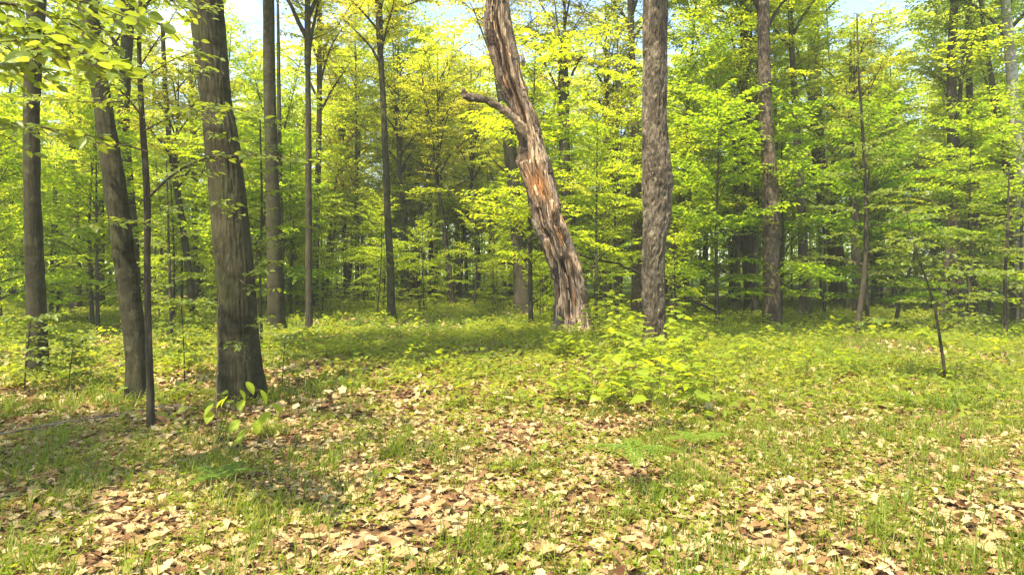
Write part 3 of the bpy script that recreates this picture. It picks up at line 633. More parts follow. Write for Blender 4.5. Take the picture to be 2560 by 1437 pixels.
# ------------------------------------------------------------------ the broken dead tree
EDGE = [(1372, 1490, 842), (1384, 1476, 805), (1386, 1468, 750), (1380, 1460, 700), (1367, 1446, 650), (1352, 1430, 600), (1332, 1420, 572), (1330, 1403, 532), (1326, 1400, 505),
        (1308, 1386, 450), (1292, 1375, 405), (1300, 1358, 360), (1282, 1346, 300), (1264, 1326, 250), (1242, 1308, 200), (1229, 1299, 150), (1216, 1286, 100), (1210, 1276, 50), (1218, 1270, 0), (1222, 1262, -60), (1232, 1250, -130)]
def dead_tree():
    B = at(1431, 843); D = B[1]
    t = thing('dead_tree', 'broken leaning dead trunk of pale rotten wood with one stub limb', 'dead tree', B, 'standing trees of the wood')
    prof = []
    for l_, r_, py in EDGE:
        a = atd(l_, py, D)-B; b = atd(r_, py, D)-B; prof.append([(a[0]+b[0])/2, 0, a[2], (b[0]-a[0])/2])
    prof = np.array(prof); ztop = prof[-1, 2]
    zs = np.arange(-.12, ztop, .03); seg = 150; a = np.arange(seg)*2*pi/seg
    cx = np.interp(zs, prof[:, 2], prof[:, 0]); rr = np.interp(zs, prof[:, 2], prof[:, 3])*.9
    A, Z = np.meshgrid(a, zs); R = rr[:, None]*np.ones_like(A)
    front = (A-1.5*pi)     # 0 = facing the viewer, negative = left
    front = (front+pi) % (2*pi)-pi
    R = R*(1+.35*np.exp(-np.maximum(Z, 0)/.18)*(.4+.6*np.sin(A*6+1)))
    # long splinter ridges
    u = np.stack([np.cos(A)*5.0, np.sin(A)*5.0, Z*.75], -1); n = fbm(u, 3); rid = 1-np.abs(2*n-1)*2
    u2 = np.stack([np.cos(A)*13+9, np.sin(A)*13, Z*1.6], -1); n2 = fbm(u2, 3)
    n3 = fbm(np.stack([np.cos(A)*26, np.sin(A)*26, Z*3.5], -1), 2); R = R*(1+.22*(rid-.55))+.07*(n2-.5)+.03*np.sign(n3-.5)*np.minimum(1, np.abs(n3-.5)*9)
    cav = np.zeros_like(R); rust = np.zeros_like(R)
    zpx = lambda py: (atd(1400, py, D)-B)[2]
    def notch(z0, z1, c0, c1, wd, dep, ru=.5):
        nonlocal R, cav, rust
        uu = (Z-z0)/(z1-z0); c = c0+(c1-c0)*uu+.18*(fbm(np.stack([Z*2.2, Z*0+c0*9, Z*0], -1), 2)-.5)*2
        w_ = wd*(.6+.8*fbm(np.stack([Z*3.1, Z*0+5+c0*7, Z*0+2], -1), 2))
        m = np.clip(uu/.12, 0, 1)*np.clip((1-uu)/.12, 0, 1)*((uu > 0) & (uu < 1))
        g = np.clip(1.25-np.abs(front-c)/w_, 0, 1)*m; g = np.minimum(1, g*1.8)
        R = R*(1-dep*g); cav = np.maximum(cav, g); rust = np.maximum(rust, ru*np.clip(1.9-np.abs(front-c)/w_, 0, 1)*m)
    notch(zpx(800), zpx(640), -.25, -.15, .30, .55, .7)
    notch(zpx(745), zpx(560), -.95, -.55, .16, .30, .9)
    notch(zpx(760), zpx(600), .45, .55, .12, .28, .3)
    notch(zpx(640), zpx(530), .75, .55, .22, .30, .2)
    notch(zpx(600), zpx(520), -.9, -.7, .35, .35, .4)
    notch(zpx(410), zpx(290), -.75, -.95, .38, .55, .3)
    notch(zpx(330), zpx(60), -.10, .10, .20, .45, .9)
    notch(zpx(270), zpx(-60), -.75, -.55, .30, .22, .1)
    # ledges: shells of wood that end abruptly
    def ledge(zc, c, wd, am, ln, dirn=-1):
        nonlocal R
        m = np.clip(1.4-np.abs(front-c)/wd, 0, 1); zz = (Z-zc-.05*(fbm(np.stack([A*6, Z*0, Z*0], -1), 2)-.5)*4)*dirn
        R = R+am*m*np.where(zz > 0, np.exp(-zz/ln), 0)
    ledge(zpx(512), .7, .5, .05, .5); ledge(zpx(405), -.7, .5, .055, .45); ledge(zpx(585), -1.2, .35, .06, .22); ledge(zpx(330), .9, .5, .03, .5); ledge(zpx(150), .3, .6, .03, .5)
    # colours of the wood itself
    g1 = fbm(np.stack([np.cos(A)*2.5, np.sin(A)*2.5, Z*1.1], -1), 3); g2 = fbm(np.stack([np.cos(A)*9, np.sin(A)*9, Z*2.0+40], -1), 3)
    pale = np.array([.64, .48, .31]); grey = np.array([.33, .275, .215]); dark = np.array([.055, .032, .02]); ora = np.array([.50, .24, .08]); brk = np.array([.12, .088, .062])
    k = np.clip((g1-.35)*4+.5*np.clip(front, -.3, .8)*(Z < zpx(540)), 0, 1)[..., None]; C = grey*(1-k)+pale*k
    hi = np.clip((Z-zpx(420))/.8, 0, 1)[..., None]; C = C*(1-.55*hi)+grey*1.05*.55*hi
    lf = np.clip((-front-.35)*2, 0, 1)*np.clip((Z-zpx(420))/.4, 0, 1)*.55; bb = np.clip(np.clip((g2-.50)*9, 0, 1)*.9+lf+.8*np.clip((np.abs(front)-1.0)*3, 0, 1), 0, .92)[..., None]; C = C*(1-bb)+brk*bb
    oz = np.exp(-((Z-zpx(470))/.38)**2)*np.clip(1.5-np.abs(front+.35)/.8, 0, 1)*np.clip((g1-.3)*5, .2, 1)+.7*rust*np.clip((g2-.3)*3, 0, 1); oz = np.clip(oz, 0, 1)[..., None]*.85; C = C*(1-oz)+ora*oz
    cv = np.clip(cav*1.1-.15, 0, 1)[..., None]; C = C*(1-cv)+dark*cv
    V = np.stack([cx[:, None]+R*np.cos(A), R*np.sin(A)*.95, Z], -1)
    # jagged top
    V[-6:, :, 2] += (fbm(np.stack([np.cos(a)*3, np.sin(a)*3, a*0], -1), 2)*.6)[None]
    nz = len(zs); i = np.arange(nz-1)[:, None]*seg; j = np.arange(seg)[None]; kx = (j+1) % seg
    Q = [i+j, i+kx, i+seg+kx, i+seg+j]
    mb = MB(); mb.add(V.reshape(-1, 3), np.concatenate([np.stack([Q[0], Q[1], Q[2]], -1).reshape(-1, 3), np.stack([Q[0], Q[2], Q[3]], -1).reshape(-1, 3)]))
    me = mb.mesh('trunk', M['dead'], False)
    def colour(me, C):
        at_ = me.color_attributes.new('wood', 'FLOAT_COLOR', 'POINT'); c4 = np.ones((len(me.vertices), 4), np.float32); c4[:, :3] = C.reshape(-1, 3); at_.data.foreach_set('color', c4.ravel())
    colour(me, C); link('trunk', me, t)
    def lump(P, R_, seg_, am, seed, name, colf):
        P = smooth_path(P, 40); n_ = len(P); R_ = np.interp(np.linspace(0, 1, n_), np.linspace(0, 1, len(R_)), R_)
        q = MB(); tube(q, P, R_, seg_); v = q.V[0]; ctr = np.repeat(P, seg_, 0); ctr = np.vstack([ctr, P[-1:]])
        nn = fbm(v*11+seed, 3); v2 = ctr+(v-ctr)*(1+am*(nn-.5)*2)[:, None]; q.V[0] = v2.astype(np.float32)
        m_ = q.mesh(name, M['dead'], False); nq = fbm(v*5+3, 2)[:, None]; colour(m_, colf(nq, np.linspace(0, 1, len(v))[:, None]))
        return link(name, m_, t)
    # stub limb, with the knobbly broken end
    P = np.array([atd(*p)-B for p in [(1325, 345, D), (1300, 312, D-.18), (1270, 282, D-.24), (1240, 262, D-.28), (1212, 250, D-.3), (1185, 246, D-.3), (1160, 240, D-.3)]])
    o = lump(P, [.12, .115, .105, .095, .085, .085, .095, .07], 24, .55, 3, 'stub_limb', lambda n, u: (pale*.75*(1-u)+grey*.8*u)*(.35+1.0*n)*(1-.6*np.clip((u-.5)*5, 0, 1)))
    o['label'] = 'short broken limb pointing left, bark peeling, knob at its tip'
    P = np.array([atd(*p)-B for p in [(1165, 244, D-.3), (1160, 232, D-.3), (1158, 220, D-.3)]]); lump(P, [.08, .07, .03], 14, .7, 5, 'knob', lambda n, u: brk*(.6+n))
    P = np.array([atd(*p)-B for p in [(1352, 585, D-.20), (1338, 560, D-.26), (1330, 548, D-.27)]]); lump(P, [.06, .05, .02], 14, .7, 6, 'knob', lambda n, u: pale*(.6+.8*n))
    P = np.array([atd(*p)-B for p in [(1308, 165, D-.15), (1306, 140, D-.26), (1304, 128, D-.24)]]); lump(P, [.05, .05, .02], 14, .7, 8, 'knob', lambda n, u: grey*(.6+.8*n))
    # slabs of dark bark still clinging, standing a little proud
    rs = np.random.default_rng(19)
    for k in range(20):
        py = [600, 380, 120, 200, 270, 330, 60, 440, 540, 640, 700, 760, 160, 240, 20, 90, 580, 480, 350, 720][k]; c = [-1.2, -1.0, -.95, -.8, .9, 1.0, -.7, 1.0, 1.0, 1.1, -1.15, 1.1, .7, -1.1, .6, -1.2, .6, 1.1, .8, -.9][k]
        z0 = zpx(py); hh = rs.uniform(.18, .5); ww = rs.uniform(.16, .34); nu, nv = 7, 10; P = []
        for v_ in range(nv):
            for u_ in range(nu):
                uu = (u_/(nu-1)-.5)*2; vv = v_/(nv-1); an = c+uu*ww*(1+.35*rs.normal()*(abs(uu) > .9)); zz = z0+vv*hh+rs.normal(0, .03)*(vv in (0, 1))
                ia = int(((an+1.5*pi) % (2*pi))/(2*pi)*seg) % seg; iz = min(max(int((zz+.12)/.03), 0), nz-2); q_ = V[iz, ia]
                off = -.02 if abs(uu) > .99 or vv in (0, 1) else rs.uniform(.018, .04); P.append([q_[0]+cos(an+1.5*pi)*off, q_[1]+sin(an+1.5*pi)*off, zz])
        Fq = []
        for v_ in range(nv-1):
            for u_ in range(nu-1): a0 = v_*nu+u_; Fq += [[a0, a0+1, a0+nu+1], [a0, a0+nu+1, a0+nu]]
        q = MB(); q.add(P, Fq); m_ = q.mesh('bark_slab', M['dead'], False); colour(m_, np.tile((brk if k % 3 else grey*.7)*rs.uniform(.6, 1.2), (len(m_.vertices), 1))); link('bark_slab', m_, t)
    # loose splinters standing off the trunk
    r = np.random.default_rng(9)
    for k in range(60):
        py = r.uniform(500, 800) if k < 42 else r.uniform(20, 420); z = zpx(py); ln = r.uniform(.18, .55)
        c = r.uniform(-1.0, 1.0); am = A[0]; ia = int(((c+1.5*pi) % (2*pi))/(2*pi)*seg) % seg
        pts = []
        for q in range(5):
            zz = z+ln*q/4; iz = min(max(int((zz+.12)/.03), 0), nz-2); v = V[iz, ia]; pts.append([v[0]+cos(c+1.5*pi)*.012, v[1]+sin(c+1.5*pi)*(.012+.008*q), zz])
        w_ = r.uniform(.010, .028); q = MB(); tube(q, pts, [w_, w_*1.1, w_, w_*.7, .002], 4)
        m_ = q.mesh('splinter', M['dead'], False); cc = (pale*1.1 if r.random() < .6 else brk*1.3 if r.random() < .5 else ora)*r.uniform(.7, 1.1); colour(m_, np.tile(cc, (len(m_.vertices), 1)))
        link('splinter', m_, t)
    # roots
    for k, (a_, l_) in enumerate([(3.5, .6), (4.3, .5), (5.1, .55), (5.9, .5), (.6, .5), (2.4, .5)]):
        pr = np.array([[cos(a_)*.28*s_*l_*4*.5+cos(a_)*.15, sin(a_)*.28*s_*l_*2+sin(a_)*.15, .30*(1-s_)**2] for s_ in np.linspace(0, 1, 5)])
        for q_ in pr: q_[2] += float(terr(B[0]+q_[0], B[1]+q_[1]))-B[2]-.01
        lump(pr, [.13, .09, .05, .02], 14, .5, k, 'root', lambda n, u: grey*(.6+.8*n))
    return t, B
DT, DTB = dead_tree()

# ------------------------------------------------------------------ background wood
NOTE = [0]
def place_und(v, x, y, sc, label, group, name='understory_tree', cat='young tree'):
    t = thing(name, label, cat, (x, y, float(terr(x, y))-.03), group, random.uniform(0, 6.28), sc)
    link('stem', UND[v][0], t); link('foliage', UND[v][1], t)
def place_crown_tree(c, x, y, h, label, group, r=.17, bark='bark_dark', name='canopy_tree'):
    t = thing(name, label, 'tree', (x, y, float(terr(x, y))), group, random.uniform(0, 6.28))
    link('trunk', STEM[c % 3], t).scale = (r/.17, r/.17, h/12)
    for nm, me in zip(('limbs', 'foliage'), CRN[c]): link(nm, me, t, (0, 0, h*.72))
    return t
STEM = [trunk_mesh([[0, 0, 0, .19], [.1*k, 0, 3, .17], [.05, .1*k, 7, .15], [0, 0, 8.64, .12], [0, 0, 10.5, .09]], seg=14, dz=.4, bark=b, zfine=3, seed=k)
        for k, b in enumerate(['bark_dark', 'bark', 'bark_dark'])]
REG = [(-200, 62, 'left of the far left trunk'), (62, 190, 'behind the far left trunk'), (190, 262, 'behind the dark straight distant trunk'), (262, 350, 'behind the leaning left trunk'), (350, 440, 'behind the thin left sapling'),
       (440, 520, 'left of the biggest dark trunk'), (520, 640, 'behind the biggest dark trunk'), (640, 740, 'behind the straight grey trunk'), (740, 860, 'around the forking far trunk'), (860, 960, 'just left of the slim grey pole tree'),
       (960, 1060, 'just right of the slim grey pole tree'), (1060, 1150, 'by the leaning poles of the far thicket'), (1150, 1280, 'in the bright gap left of the dead tree'), (1280, 1400, 'behind the base of the dead tree'),
       (1400, 1490, 'just right of the dead tree'), (1490, 1570, 'by the fanning slender trunk'), (1570, 1680, 'behind the rough brown trunk'), (1680, 1780, 'in the opening right of the rough trunk'), (1780, 1900, 'beside the plain brown trunk'),
       (1900, 1970, 'behind the shaggy reddish trunk'), (1970, 2090, 'right of the shaggy reddish trunk'), (2090, 2210, 'behind the curved sapling'), (2210, 2330, 'right of the curved sapling'), (2330, 2440, 'by the two dark right trunks'),
       (2440, 2540, 'left of the pale birch'), (2540, 3000, 'at the right edge behind the birch')]
taken = []
def free(x, y, d):
    return all((x-a)**2+(y-b)**2 > d*d for a, b in taken)
R_ = random.Random(5)
SIGHT = [q['p'] for q in NAMED]+[(1700, 27, 20), (1760, 27, 20), (1820, 27, 20)]
def sight_ok(px, y):
    return all(not (abs(px-a) < 1668*((2.4 if d < 32 else 1.2) if w_ > 18 else .7)/y and y < d) for a, d, w_ in SIGHT)
def sample_band(n, ymin, ymax, pxa, pxb, gap):
    res = []; tries = 0
    while len(res) < n and tries < 4000:
        tries += 1; px = R_.uniform(pxa, pxb); y = sqrt(R_.uniform(ymin**2, ymax**2)); x = (px-1280)/F*y
        if px > 1050 and px < 1280 and y < 48 and R_.random() > .12: continue
        if px > 860 and px <= 1050 and y < 34 and R_.random() > .3: continue
        if free(x, y, gap) and (y > 45 or sight_ok(px, y) or (y > 19 and R_.random() < .02)): taken.append((x, y)); res.append((px, x, y))
    return res
def region(px):
    for a, b, s in REG:
        if a <= px < b: return s
    return REG[-1][2]
def und_fill(n, y0, y1, pa, pb, vs, gap, s0=.8, s1=1.15, kindword='leafy young tree', name='understory_tree', cat='young tree'):
    for px, x, y in sample_band(n, y0, y1, pa, pb, gap):
        v = R_.choice(vs); far = 'close in' if y < 20 else 'nearer' if y < 28 else 'mid-distant' if y < 36 else 'distant' if y < 46 else 'very distant' if y < 58 else 'farthest'
        hue = {0: 'small', 1: 'middling', 2: 'tall', 3: 'towering', 4: 'deep green', 5: 'tall deep green', 6: 'waist-high', 7: 'yellow-green'}[v]
        sc = R_.uniform(s0, s1); sz = 'slight ' if sc < s0+(s1-s0)/3 else 'full ' if sc > s1-(s1-s0)/3 else ''
        if v in (2, 3, 7) and y > 22: sc *= 1.25
        place_und(v, x, y, sc, f"{far} {sz}{hue} {kindword} {region(px)}", f"{kindword}s of the wood", name, cat)
# right thicket (near), left thicket, centre (farther and lower)
und_fill(20, 12.5, 22, 1730, 2650, [1, 4, 4, 5, 2], 1.9)
und_fill(40, 20, 38, 1650, 2700, [2, 3, 5, 5, 1], 2.0)
und_fill(16, 14, 25, -60, 700, [0, 1, 4, 6], 2.0, .8, 1.1)
und_fill(36, 22, 40, -120, 780, [1, 2, 0, 2], 2.1)
und_fill(16, 22, 34, 780, 1240, [0, 6, 6, 0], 2.0, .75, 1.1)
und_fill(12, 17, 25, 1320, 1720, [0, 1, 6], 1.9)
und_fill(30, 22, 40, 1240, 1720, [1, 2, 5, 7], 2.0)
und_fill(12, 14, 27, -80, 660, [3, 2, 3], 2.2, .9, 1.05)
und_fill(14, 26, 42, 640, 1260, [7, 3, 2], 2.4, .95, 1.15)
und_fill(34, 32, 56, 700, 1280, [1, 2, 7, 7], 2.2)
und_fill(90, 38, 70, -200, 2800, [2, 3, 7, 3], 2.6, .9, 1.3)
und_fill(34, 24, 40, -150, 2750, [6, 0, 6, 4], 1.4, .7, 1.0, 'leafy shrub', 'leafy_shrub', 'shrub')
und_fill(60, 36, 62, -150, 2750, [0, 4, 0, 6], 1.6, .7, 1.2, 'leafy shrub', 'leafy_shrub', 'shrub')
und_fill(30, 24, 42, 520, 1420, [6, 6, 0, 4], 1.2, .7, 1.1, 'leafy shrub', 'leafy_shrub', 'shrub')
# canopy trees beyond
def can_fill(n, y0, y1, pa, pb, cs, gap, h0, h1):
    for px, x, y in sample_band(n, y0, y1, pa, pb, gap):
        c = R_.choice(cs); hue = {0: 'green', 1: 'broad green', 2: 'pale airy', 3: 'thin yellow-green', 4: 'dark green'}[c]
        place_crown_tree(c, x, y, R_.uniform(h0, h1), f"{hue} crowned canopy tree {'nearer' if y < 36 else 'far' if y < 50 else 'farther' if y < 66 else 'farthest off'} {region(px)}", 'canopy trees of the far wood', R_.uniform(.06, .10) if y < 45 else R_.uniform(.09, .15))
can_fill(7, 19, 32, 120, 1240, [3, 2, 3], 3.2, 10.5, 13.5)
can_fill(6, 28, 44, 850, 1260, [3, 3, 2], 3, 13, 16)
can_fill(9, 30, 42, -60, 1050, [2, 3, 3, 2], 2.8, 13, 16)
can_fill(22, 26, 55, -200, 640, [0, 2, 1], 3.6, 13, 17)
can_fill(16, 36, 70, 640, 1240, [2, 3, 2], 3.6, 12, 16)
can_fill(14, 28, 60, 1240, 1560, [3, 2, 0], 3.6, 12, 16)
can_fill(30, 24, 58, 1560, 2750, [0, 1, 4, 4], 3.4, 12, 17)
can_fill(32, 60, 95, -200, 2800, [0, 1, 2, 3], 5, 13, 18)
# the wood beyond, which reads as one mass
def far_wood():
    r = np.random.default_rng(77); mb = MB()
    for k in range(750):
        y = r.uniform(60, 125); x = r.uniform(-1, 1)*y*.9; h = r.uniform(5, 15); z = float(terr(x, y)); n = 90; R2 = r.uniform(1.6, 3.2)
        tz = np.floor(r.uniform(0, 9, n))/9*.9+.08; a = r.uniform(0, 6.28, n); q = np.sqrt(r.random(n))*R2*(1-.6*tz)
        P = np.stack([x+np.cos(a)*q, y+np.sin(a)*q, z+tz*h+r.normal(0, .25, n)], 1)
        scatter(mb, RH, P, frames(r.uniform(0, 6.28, n), r.normal(-.1, .4, n), r.normal(0, .5, n)), r.uniform(.35, .75, n))
        tube(mb, [[x, y, z-.1], [x+r.normal(0, .2), y, z+h*.95]], [.09, .03], 3, False)
    o = link('far_wood', mb.mesh('far_wood', M['leaf'])); tag(o, 'far-off wood of pale green leaves closing the view', 'wood', kind='stuff')
far_wood()

# trees standing beside and behind the viewer, which shade the floor
for k, (x, y, c) in enumerate([(-9.0, 1.0, 3), (3.5, -7.5, 2), (9, -1, 0)]):
    place_crown_tree(c, x, y, 11, 'tree just outside the view that throws dappled shade', 'trees beside the viewer', .18)

# ------------------------------------------------------------------ fallen wood
def stick(name, label, pts, r0, r1, m='twig', twigs=0, seed=0, group='fallen branches'):
    P = np.array([atd(*p) if len(p) == 3 else at(*p)+np.array([0, 0, .02]) for p in pts]); B = P[0].copy(); P = smooth_path(P-B, 24)
    r = np.random.default_rng(seed); P = P+r.normal(0, r0*.5, P.shape)
    t = thing(name, label, 'branch', B, group)
    mb = MB(); tube(mb, P, np.linspace(r0, r1, 24), 7); link('stem', mb.mesh('stem', M[m], True), t)
    for k in range(twigs):
        i = int(r.uniform(4, 22)); mb = MB(); az = r.uniform(0, 6.28); Q = limb_path(r, P[i], az, r.uniform(-.3, .6), r.uniform(.15, .5), 4, -.5, .15)
        tube(mb, Q, np.linspace(r0*.4, .0015, 5), 4); link('twig', mb.mesh('twig', M[m], True), t)
    return t
b1 = at(1830, 808)
stick('fallen_branch', 'long thin dark branch slanting from the dead tree down behind the rough trunk', [(1830, 806, b1[1]), (1770, 765, b1[1]-.4), (1700, 737, b1[1]-1), (1600, 682, b1[1]-1.8), (1530, 655, b1[1]-2.4), (1450, 636, b1[1]-3)], .07, .035, 'bark_dark', 5, 1)
b2 = at(520, 1025)
stick('fallen_branch', 'thin pale branch arching over the leaves at the lower left', [(-60, 1095, b2[1]-1.6), (0, 1085, b2[1]-1.5), (100, 1066, b2[1]-1.2), (200, 1050, b2[1]-.9), (300, 1035, b2[1]-.6), (400, 1016, b2[1]-.3), (470, 1014, b2[1]-.1), (525, 1030, b2[1])], .012, .006, 'stick', 5, 2)
stick('fallen_branch', 'bare stick lying in the grass at the right edge', [(2395, 1192), (2470, 1212), (2590, 1245)], .012, .006, 'stick', 2, 3)
stick('fallen_branch', 'thin grey fallen stem left of the slim pole tree', [(700, 800), (780, 772), (860, 745)], .03, .015, 'bark', 4, 4)
stick('fallen_branch', 'small dead branch at the foot of the big-leaved seedling', [(440, 1160), (530, 1140), (640, 1115), (720, 1105)], .012, .004, 'stick', 5, 5)
stick('fallen_branch', 'dark log lying far back in the grass between right trunks', [(1760, 742), (1850, 744), (1960, 742)], .07, .05, 'bark_dark', 1, 6)
b5 = at(480, 780)
for k, (x0, y0, x1, y1, lab) in enumerate([(395, 790, 470, 690, 'dead stick leaning right in the left brush pile'), (455, 785, 405, 705, 'dead stick leaning left in the left brush pile'),
                                      (520, 770, 440, 740, 'low dead stick across the left brush pile'), (380, 745, 415, 665, 'dark upright stick in the left brush pile')]):
    stick('dead_stick', lab, [(x0, y0, b5[1]+k*.3), ((x0+x1)/2, (y0+y1)/2+4, b5[1]+.2+k*.3), (x1, y1, b5[1]+.5+k*.3)], .035, .015, 'bark_dark', 4, 20+k, 'sticks of the left brush pile')
b3 = at(545, 1112)
stick('woody_vine', 'thin dark vine rising crookedly up the biggest left trunk', [(545, 1112, b3[1]), (541, 1000, b3[1]+.2), (546, 880, b3[1]+.4), (543, 780, b3[1]+.6), (556, 700, b3[1]+.8), (578, 640, b3[1]+.9), (566, 560, b3[1]+1.0), (560, 520, b3[1]+1.05)], .009, .004, 'twig', 2, 7)['category'] = 'vine'

# ------------------------------------------------------------------ seedlings and ferns
def seedling(label, base, h0, n, lsize, seed, mesh=ME_MAPLE, group='broad-leaved seedlings', name='maple_seedling', spread=.12, droop=-.15):
    h = h0*1.3; r = np.random.default_rng(seed); t = thing(name, label, 'seedling', base, group)
    w_ = MB(); P = limb_path(r, (0, 0, -.02), r.uniform(0, 6.28), 1.4, h, 5, 0, .08); tube(w_, P, np.linspace(.005, .002, 6), 4)
    for k in range(n):
        u = .35+.65*(k+1)/n; i = u*5; i0 = min(int(i), 4); p = P[i0]+(P[i0+1]-P[i0])*(i-i0); az = (k//2)*1.57+(k % 2)*pi+r.normal(0, .3)
        ln = spread*(1.3-.6*u)*r.uniform(.7, 1.3); e = p+np.array([cos(az)*ln, sin(az)*ln, ln*.45]); tube(w_, [p, e], [.002, .0012], 3, False)
        o = link('leaf', mesh, t); m3 = Matrix(frames(np.array(az+r.normal(0, .3)), np.array(r.normal(droop, .2)), np.array(r.normal(0, .25))).tolist())
        o.matrix_basis = Matrix.Translation(Vector(e.tolist())) @ m3.to_4x4() @ Matrix.Scale(float(lsize*r.uniform(.7, 1.15)), 4)
    link('stem', w_.mesh('stem', M['twig'], True), t)
    return t
# drooping big-leaved seedling at the left
_mb = MB(); _mb.add(*BE); ME_BIG = _mb.mesh('leaf', M['leaf_big'])
B = at(540, 1115); t = thing('big_leaved_seedling', 'low seedling with large bright drooping leaves before the biggest left trunk', 'seedling', B, 'broad-leaved seedlings'); r = np.random.default_rng(61)
bw = MB(); LPs = []
for tip, lv in [((650, 975), [(615, 965, .16, -.1), (650, 985, .17, .1), (600, 985, .12, -.4)]), ((600, 1000), [(570, 1000, .15, pi), (605, 1010, .17, 5.0), (560, 1008, .13, pi)]), ((690, 1030), [(680, 1020, .16, -.3), (670, 1040, .17, 4.6), (660, 1048, .14, 4.0)]),
                ((620, 1070), [(600, 1060, .17, 4.2), (640, 1062, .16, 5.2), (610, 1085, .17, 4.7)]), ((540, 1030), [(535, 1020, .16, 4.1), (530, 1040, .15, 4.6)]), ((600, 1110), [(598, 1105, .13, 4.7)])]:
    e = atd(tip[0], tip[1], B[1]-.05)-B; mid = np.array([e[0]*.4, 0, e[2]*.7+.1]); tube(bw, smooth_path([[0, 0, 0], mid, e], 8), np.linspace(.005, .002, 8), 4)
    for px, py, s_, az in lv:
        p = atd(px, py-12, B[1]-.1+r.normal(0, .06))-B; tube(bw, [e, p], [.002, .0015], 3, False)
        o = link('leaf', ME_BIG, t); m3 = Matrix(frames(np.array(az), np.array(-.75+r.normal(0, .2)), np.array(r.normal(0, .3))).tolist())
        o.matrix_basis = Matrix.Translation(Vector(p.tolist())) @ m3.to_4x4() @ Matrix.Scale(s_*.95, 4)
link('stem', bw.mesh('stem', M['twig'], True), t)
# maple seedlings round the rough trunk
sp_ = [(1520, 846, .85, 18, .13), (1575, 862, .95, 20, .13), (1690, 885, .8, 16, .13), (1482, 852, .7, 16, .12), (1722, 935, .75, 16, .12), (1545, 885, .7, 16, .12), (1452, 858, .7, 14, .11), (1600, 880, .6, 16, .13), (1500, 840, .55, 10, .13), (1560, 850, .6, 12, .14), (1600, 905, .5, 10, .13), (1535, 900, .45, 9, .13), (1660, 930, .55, 10, .13), (1710, 990, .62, 12, .13), (1625, 1085, .62, 12, .13), (1700, 905, .4, 8, .12),
       (1750, 870, .42, 8, .10), (1460, 930, .35, 8, .12), (1430, 880, .3, 8, .11), (1480, 985, .35, 8, .12), (1550, 960, .4, 9, .12), (1425, 1010, .3, 7, .11), (1790, 1000, .45, 9, .12), (1530, 1040, .3, 8, .12),
       (1400, 905, .3, 7, .11), (1350, 940, .25, 7, .10), (1580, 1010, .35, 8, .12), (1650, 1010, .35, 8, .12), (1440, 830, .45, 8, .11), (1395, 850, .4, 8, .10), (1500, 790, .5, 9, .12), (1690, 760, .55, 8, .12),
       (2080, 845, .45, 9, .14), (2200, 860, .4, 8, .14), (1420, 770, .5, 8, .12), (1850, 920, .3, 7, .11)]
NEAR = [((1620, 850), 'at the foot of the rough brown trunk'), ((1430, 850), 'at the foot of the broken dead tree'), ((1600, 1010), 'on the leaf litter before the rough trunk'), ((1440, 980), 'in the green patch before the dead tree'),
        ((2130, 850), 'under the curved sapling at right'), ((1790, 930), 'right of the rough trunk in sunlit leaves')]
WORD = ['tall', 'low', 'many-leaved', 'sparse', 'broad', 'small', 'bushy', 'slender']
cnt = {}
for k, (px, py, h, n, ls) in enumerate(sp_):
    ls *= 1.35; b = at(px, py); nr = min(NEAR, key=lambda q: (q[0][0]-px)**2+(q[0][1]-py)**2)[1]; cnt[nr] = cnt.get(nr, 0)+1
    side = 'left' if px < 1500 else ('middle' if px < 1640 else 'right')
    size = 'knee-high' if h > .5 else ('shin-high' if h > .38 else 'ankle-high')
    seedling(f"{size} {WORD[cnt[nr] % 8]} maple seedling {nr}", b, h, n, ls, 300+k)
# scattered seedlings in the clearing
_mb = MB(); 
def small_plant_mesh(seed, tpl, n, h, ls, mname):
    r = np.random.default_rng(seed); st, lv = MB(), MB()
    for s_ in range(2):
        P = limb_path(r, (r.normal(0, .06), r.normal(0, .06), -.02), r.uniform(0, 6.28), 1.35, h*r.uniform(.7, 1.1), 4, 0, .1); tube(st, P, np.linspace(.004, .0015, 5), 3)
        u = r.uniform(.4, 1, n); p = np.stack([np.interp(u, np.linspace(0, 1, 5), P[:, k]) for k in range(3)], 1); az = r.uniform(0, 6.28, n)
        p = p+np.stack([np.cos(az), np.sin(az), az*0+.3], 1)*(.05+.07*r.random(n))[:, None]
        scatter(lv, tpl, p, frames(az, r.normal(-.1, .25, n), r.normal(0, .25, n)), ls*r.uniform(.6, 1.2, n))
    return st.mesh('stem', M['twig'], True), lv.mesh('foliage', M[mname])
SP = [small_plant_mesh(1, MA, 8, .35, .12, 'leaf_maple'), small_plant_mesh(2, MA, 7, .25, .11, 'leaf_maple'), small_plant_mesh(3, BE, 9, .4, .10, 'leaf'), small_plant_mesh(4, BE, 10, .6, .10, 'leaf'), small_plant_mesh(5, MA, 10, .5, .12, 'leaf_maple')]
def where(px): return region(px).replace('behind', 'before')
for k in range(300):
    px = R_.uniform(-20, 2580); py = R_.triangular(745, 1010, 790)
    if k >= 230: px = R_.uniform(1400, 1800) if k < 268 else R_.uniform(-20, 560); py = R_.uniform(860, 1060) if k < 268 else R_.uniform(790, 960)
    if 560 < px < 1000 and py > 930: continue
    b = at(px, py); v = R_.randrange(5); dd = 'in front' if py > 900 else 'midway' if py > 830 else 'farther back' if py > 785 else 'far back'
    nm = ['three-lobed leafy', 'tiny lobed-leaf', 'oval-leaved', 'upright oval-leaved', 'tall lobed-leaf'][v]
    t = thing('seedling', f"{nm} seedling {dd}, {where(px)}", 'seedling', b, 'seedlings scattered over the floor', R_.uniform(0, 6.28), R_.uniform(.7, 1.25))
    link('stem', SP[v][0], t); link('foliage', SP[v][1], t)

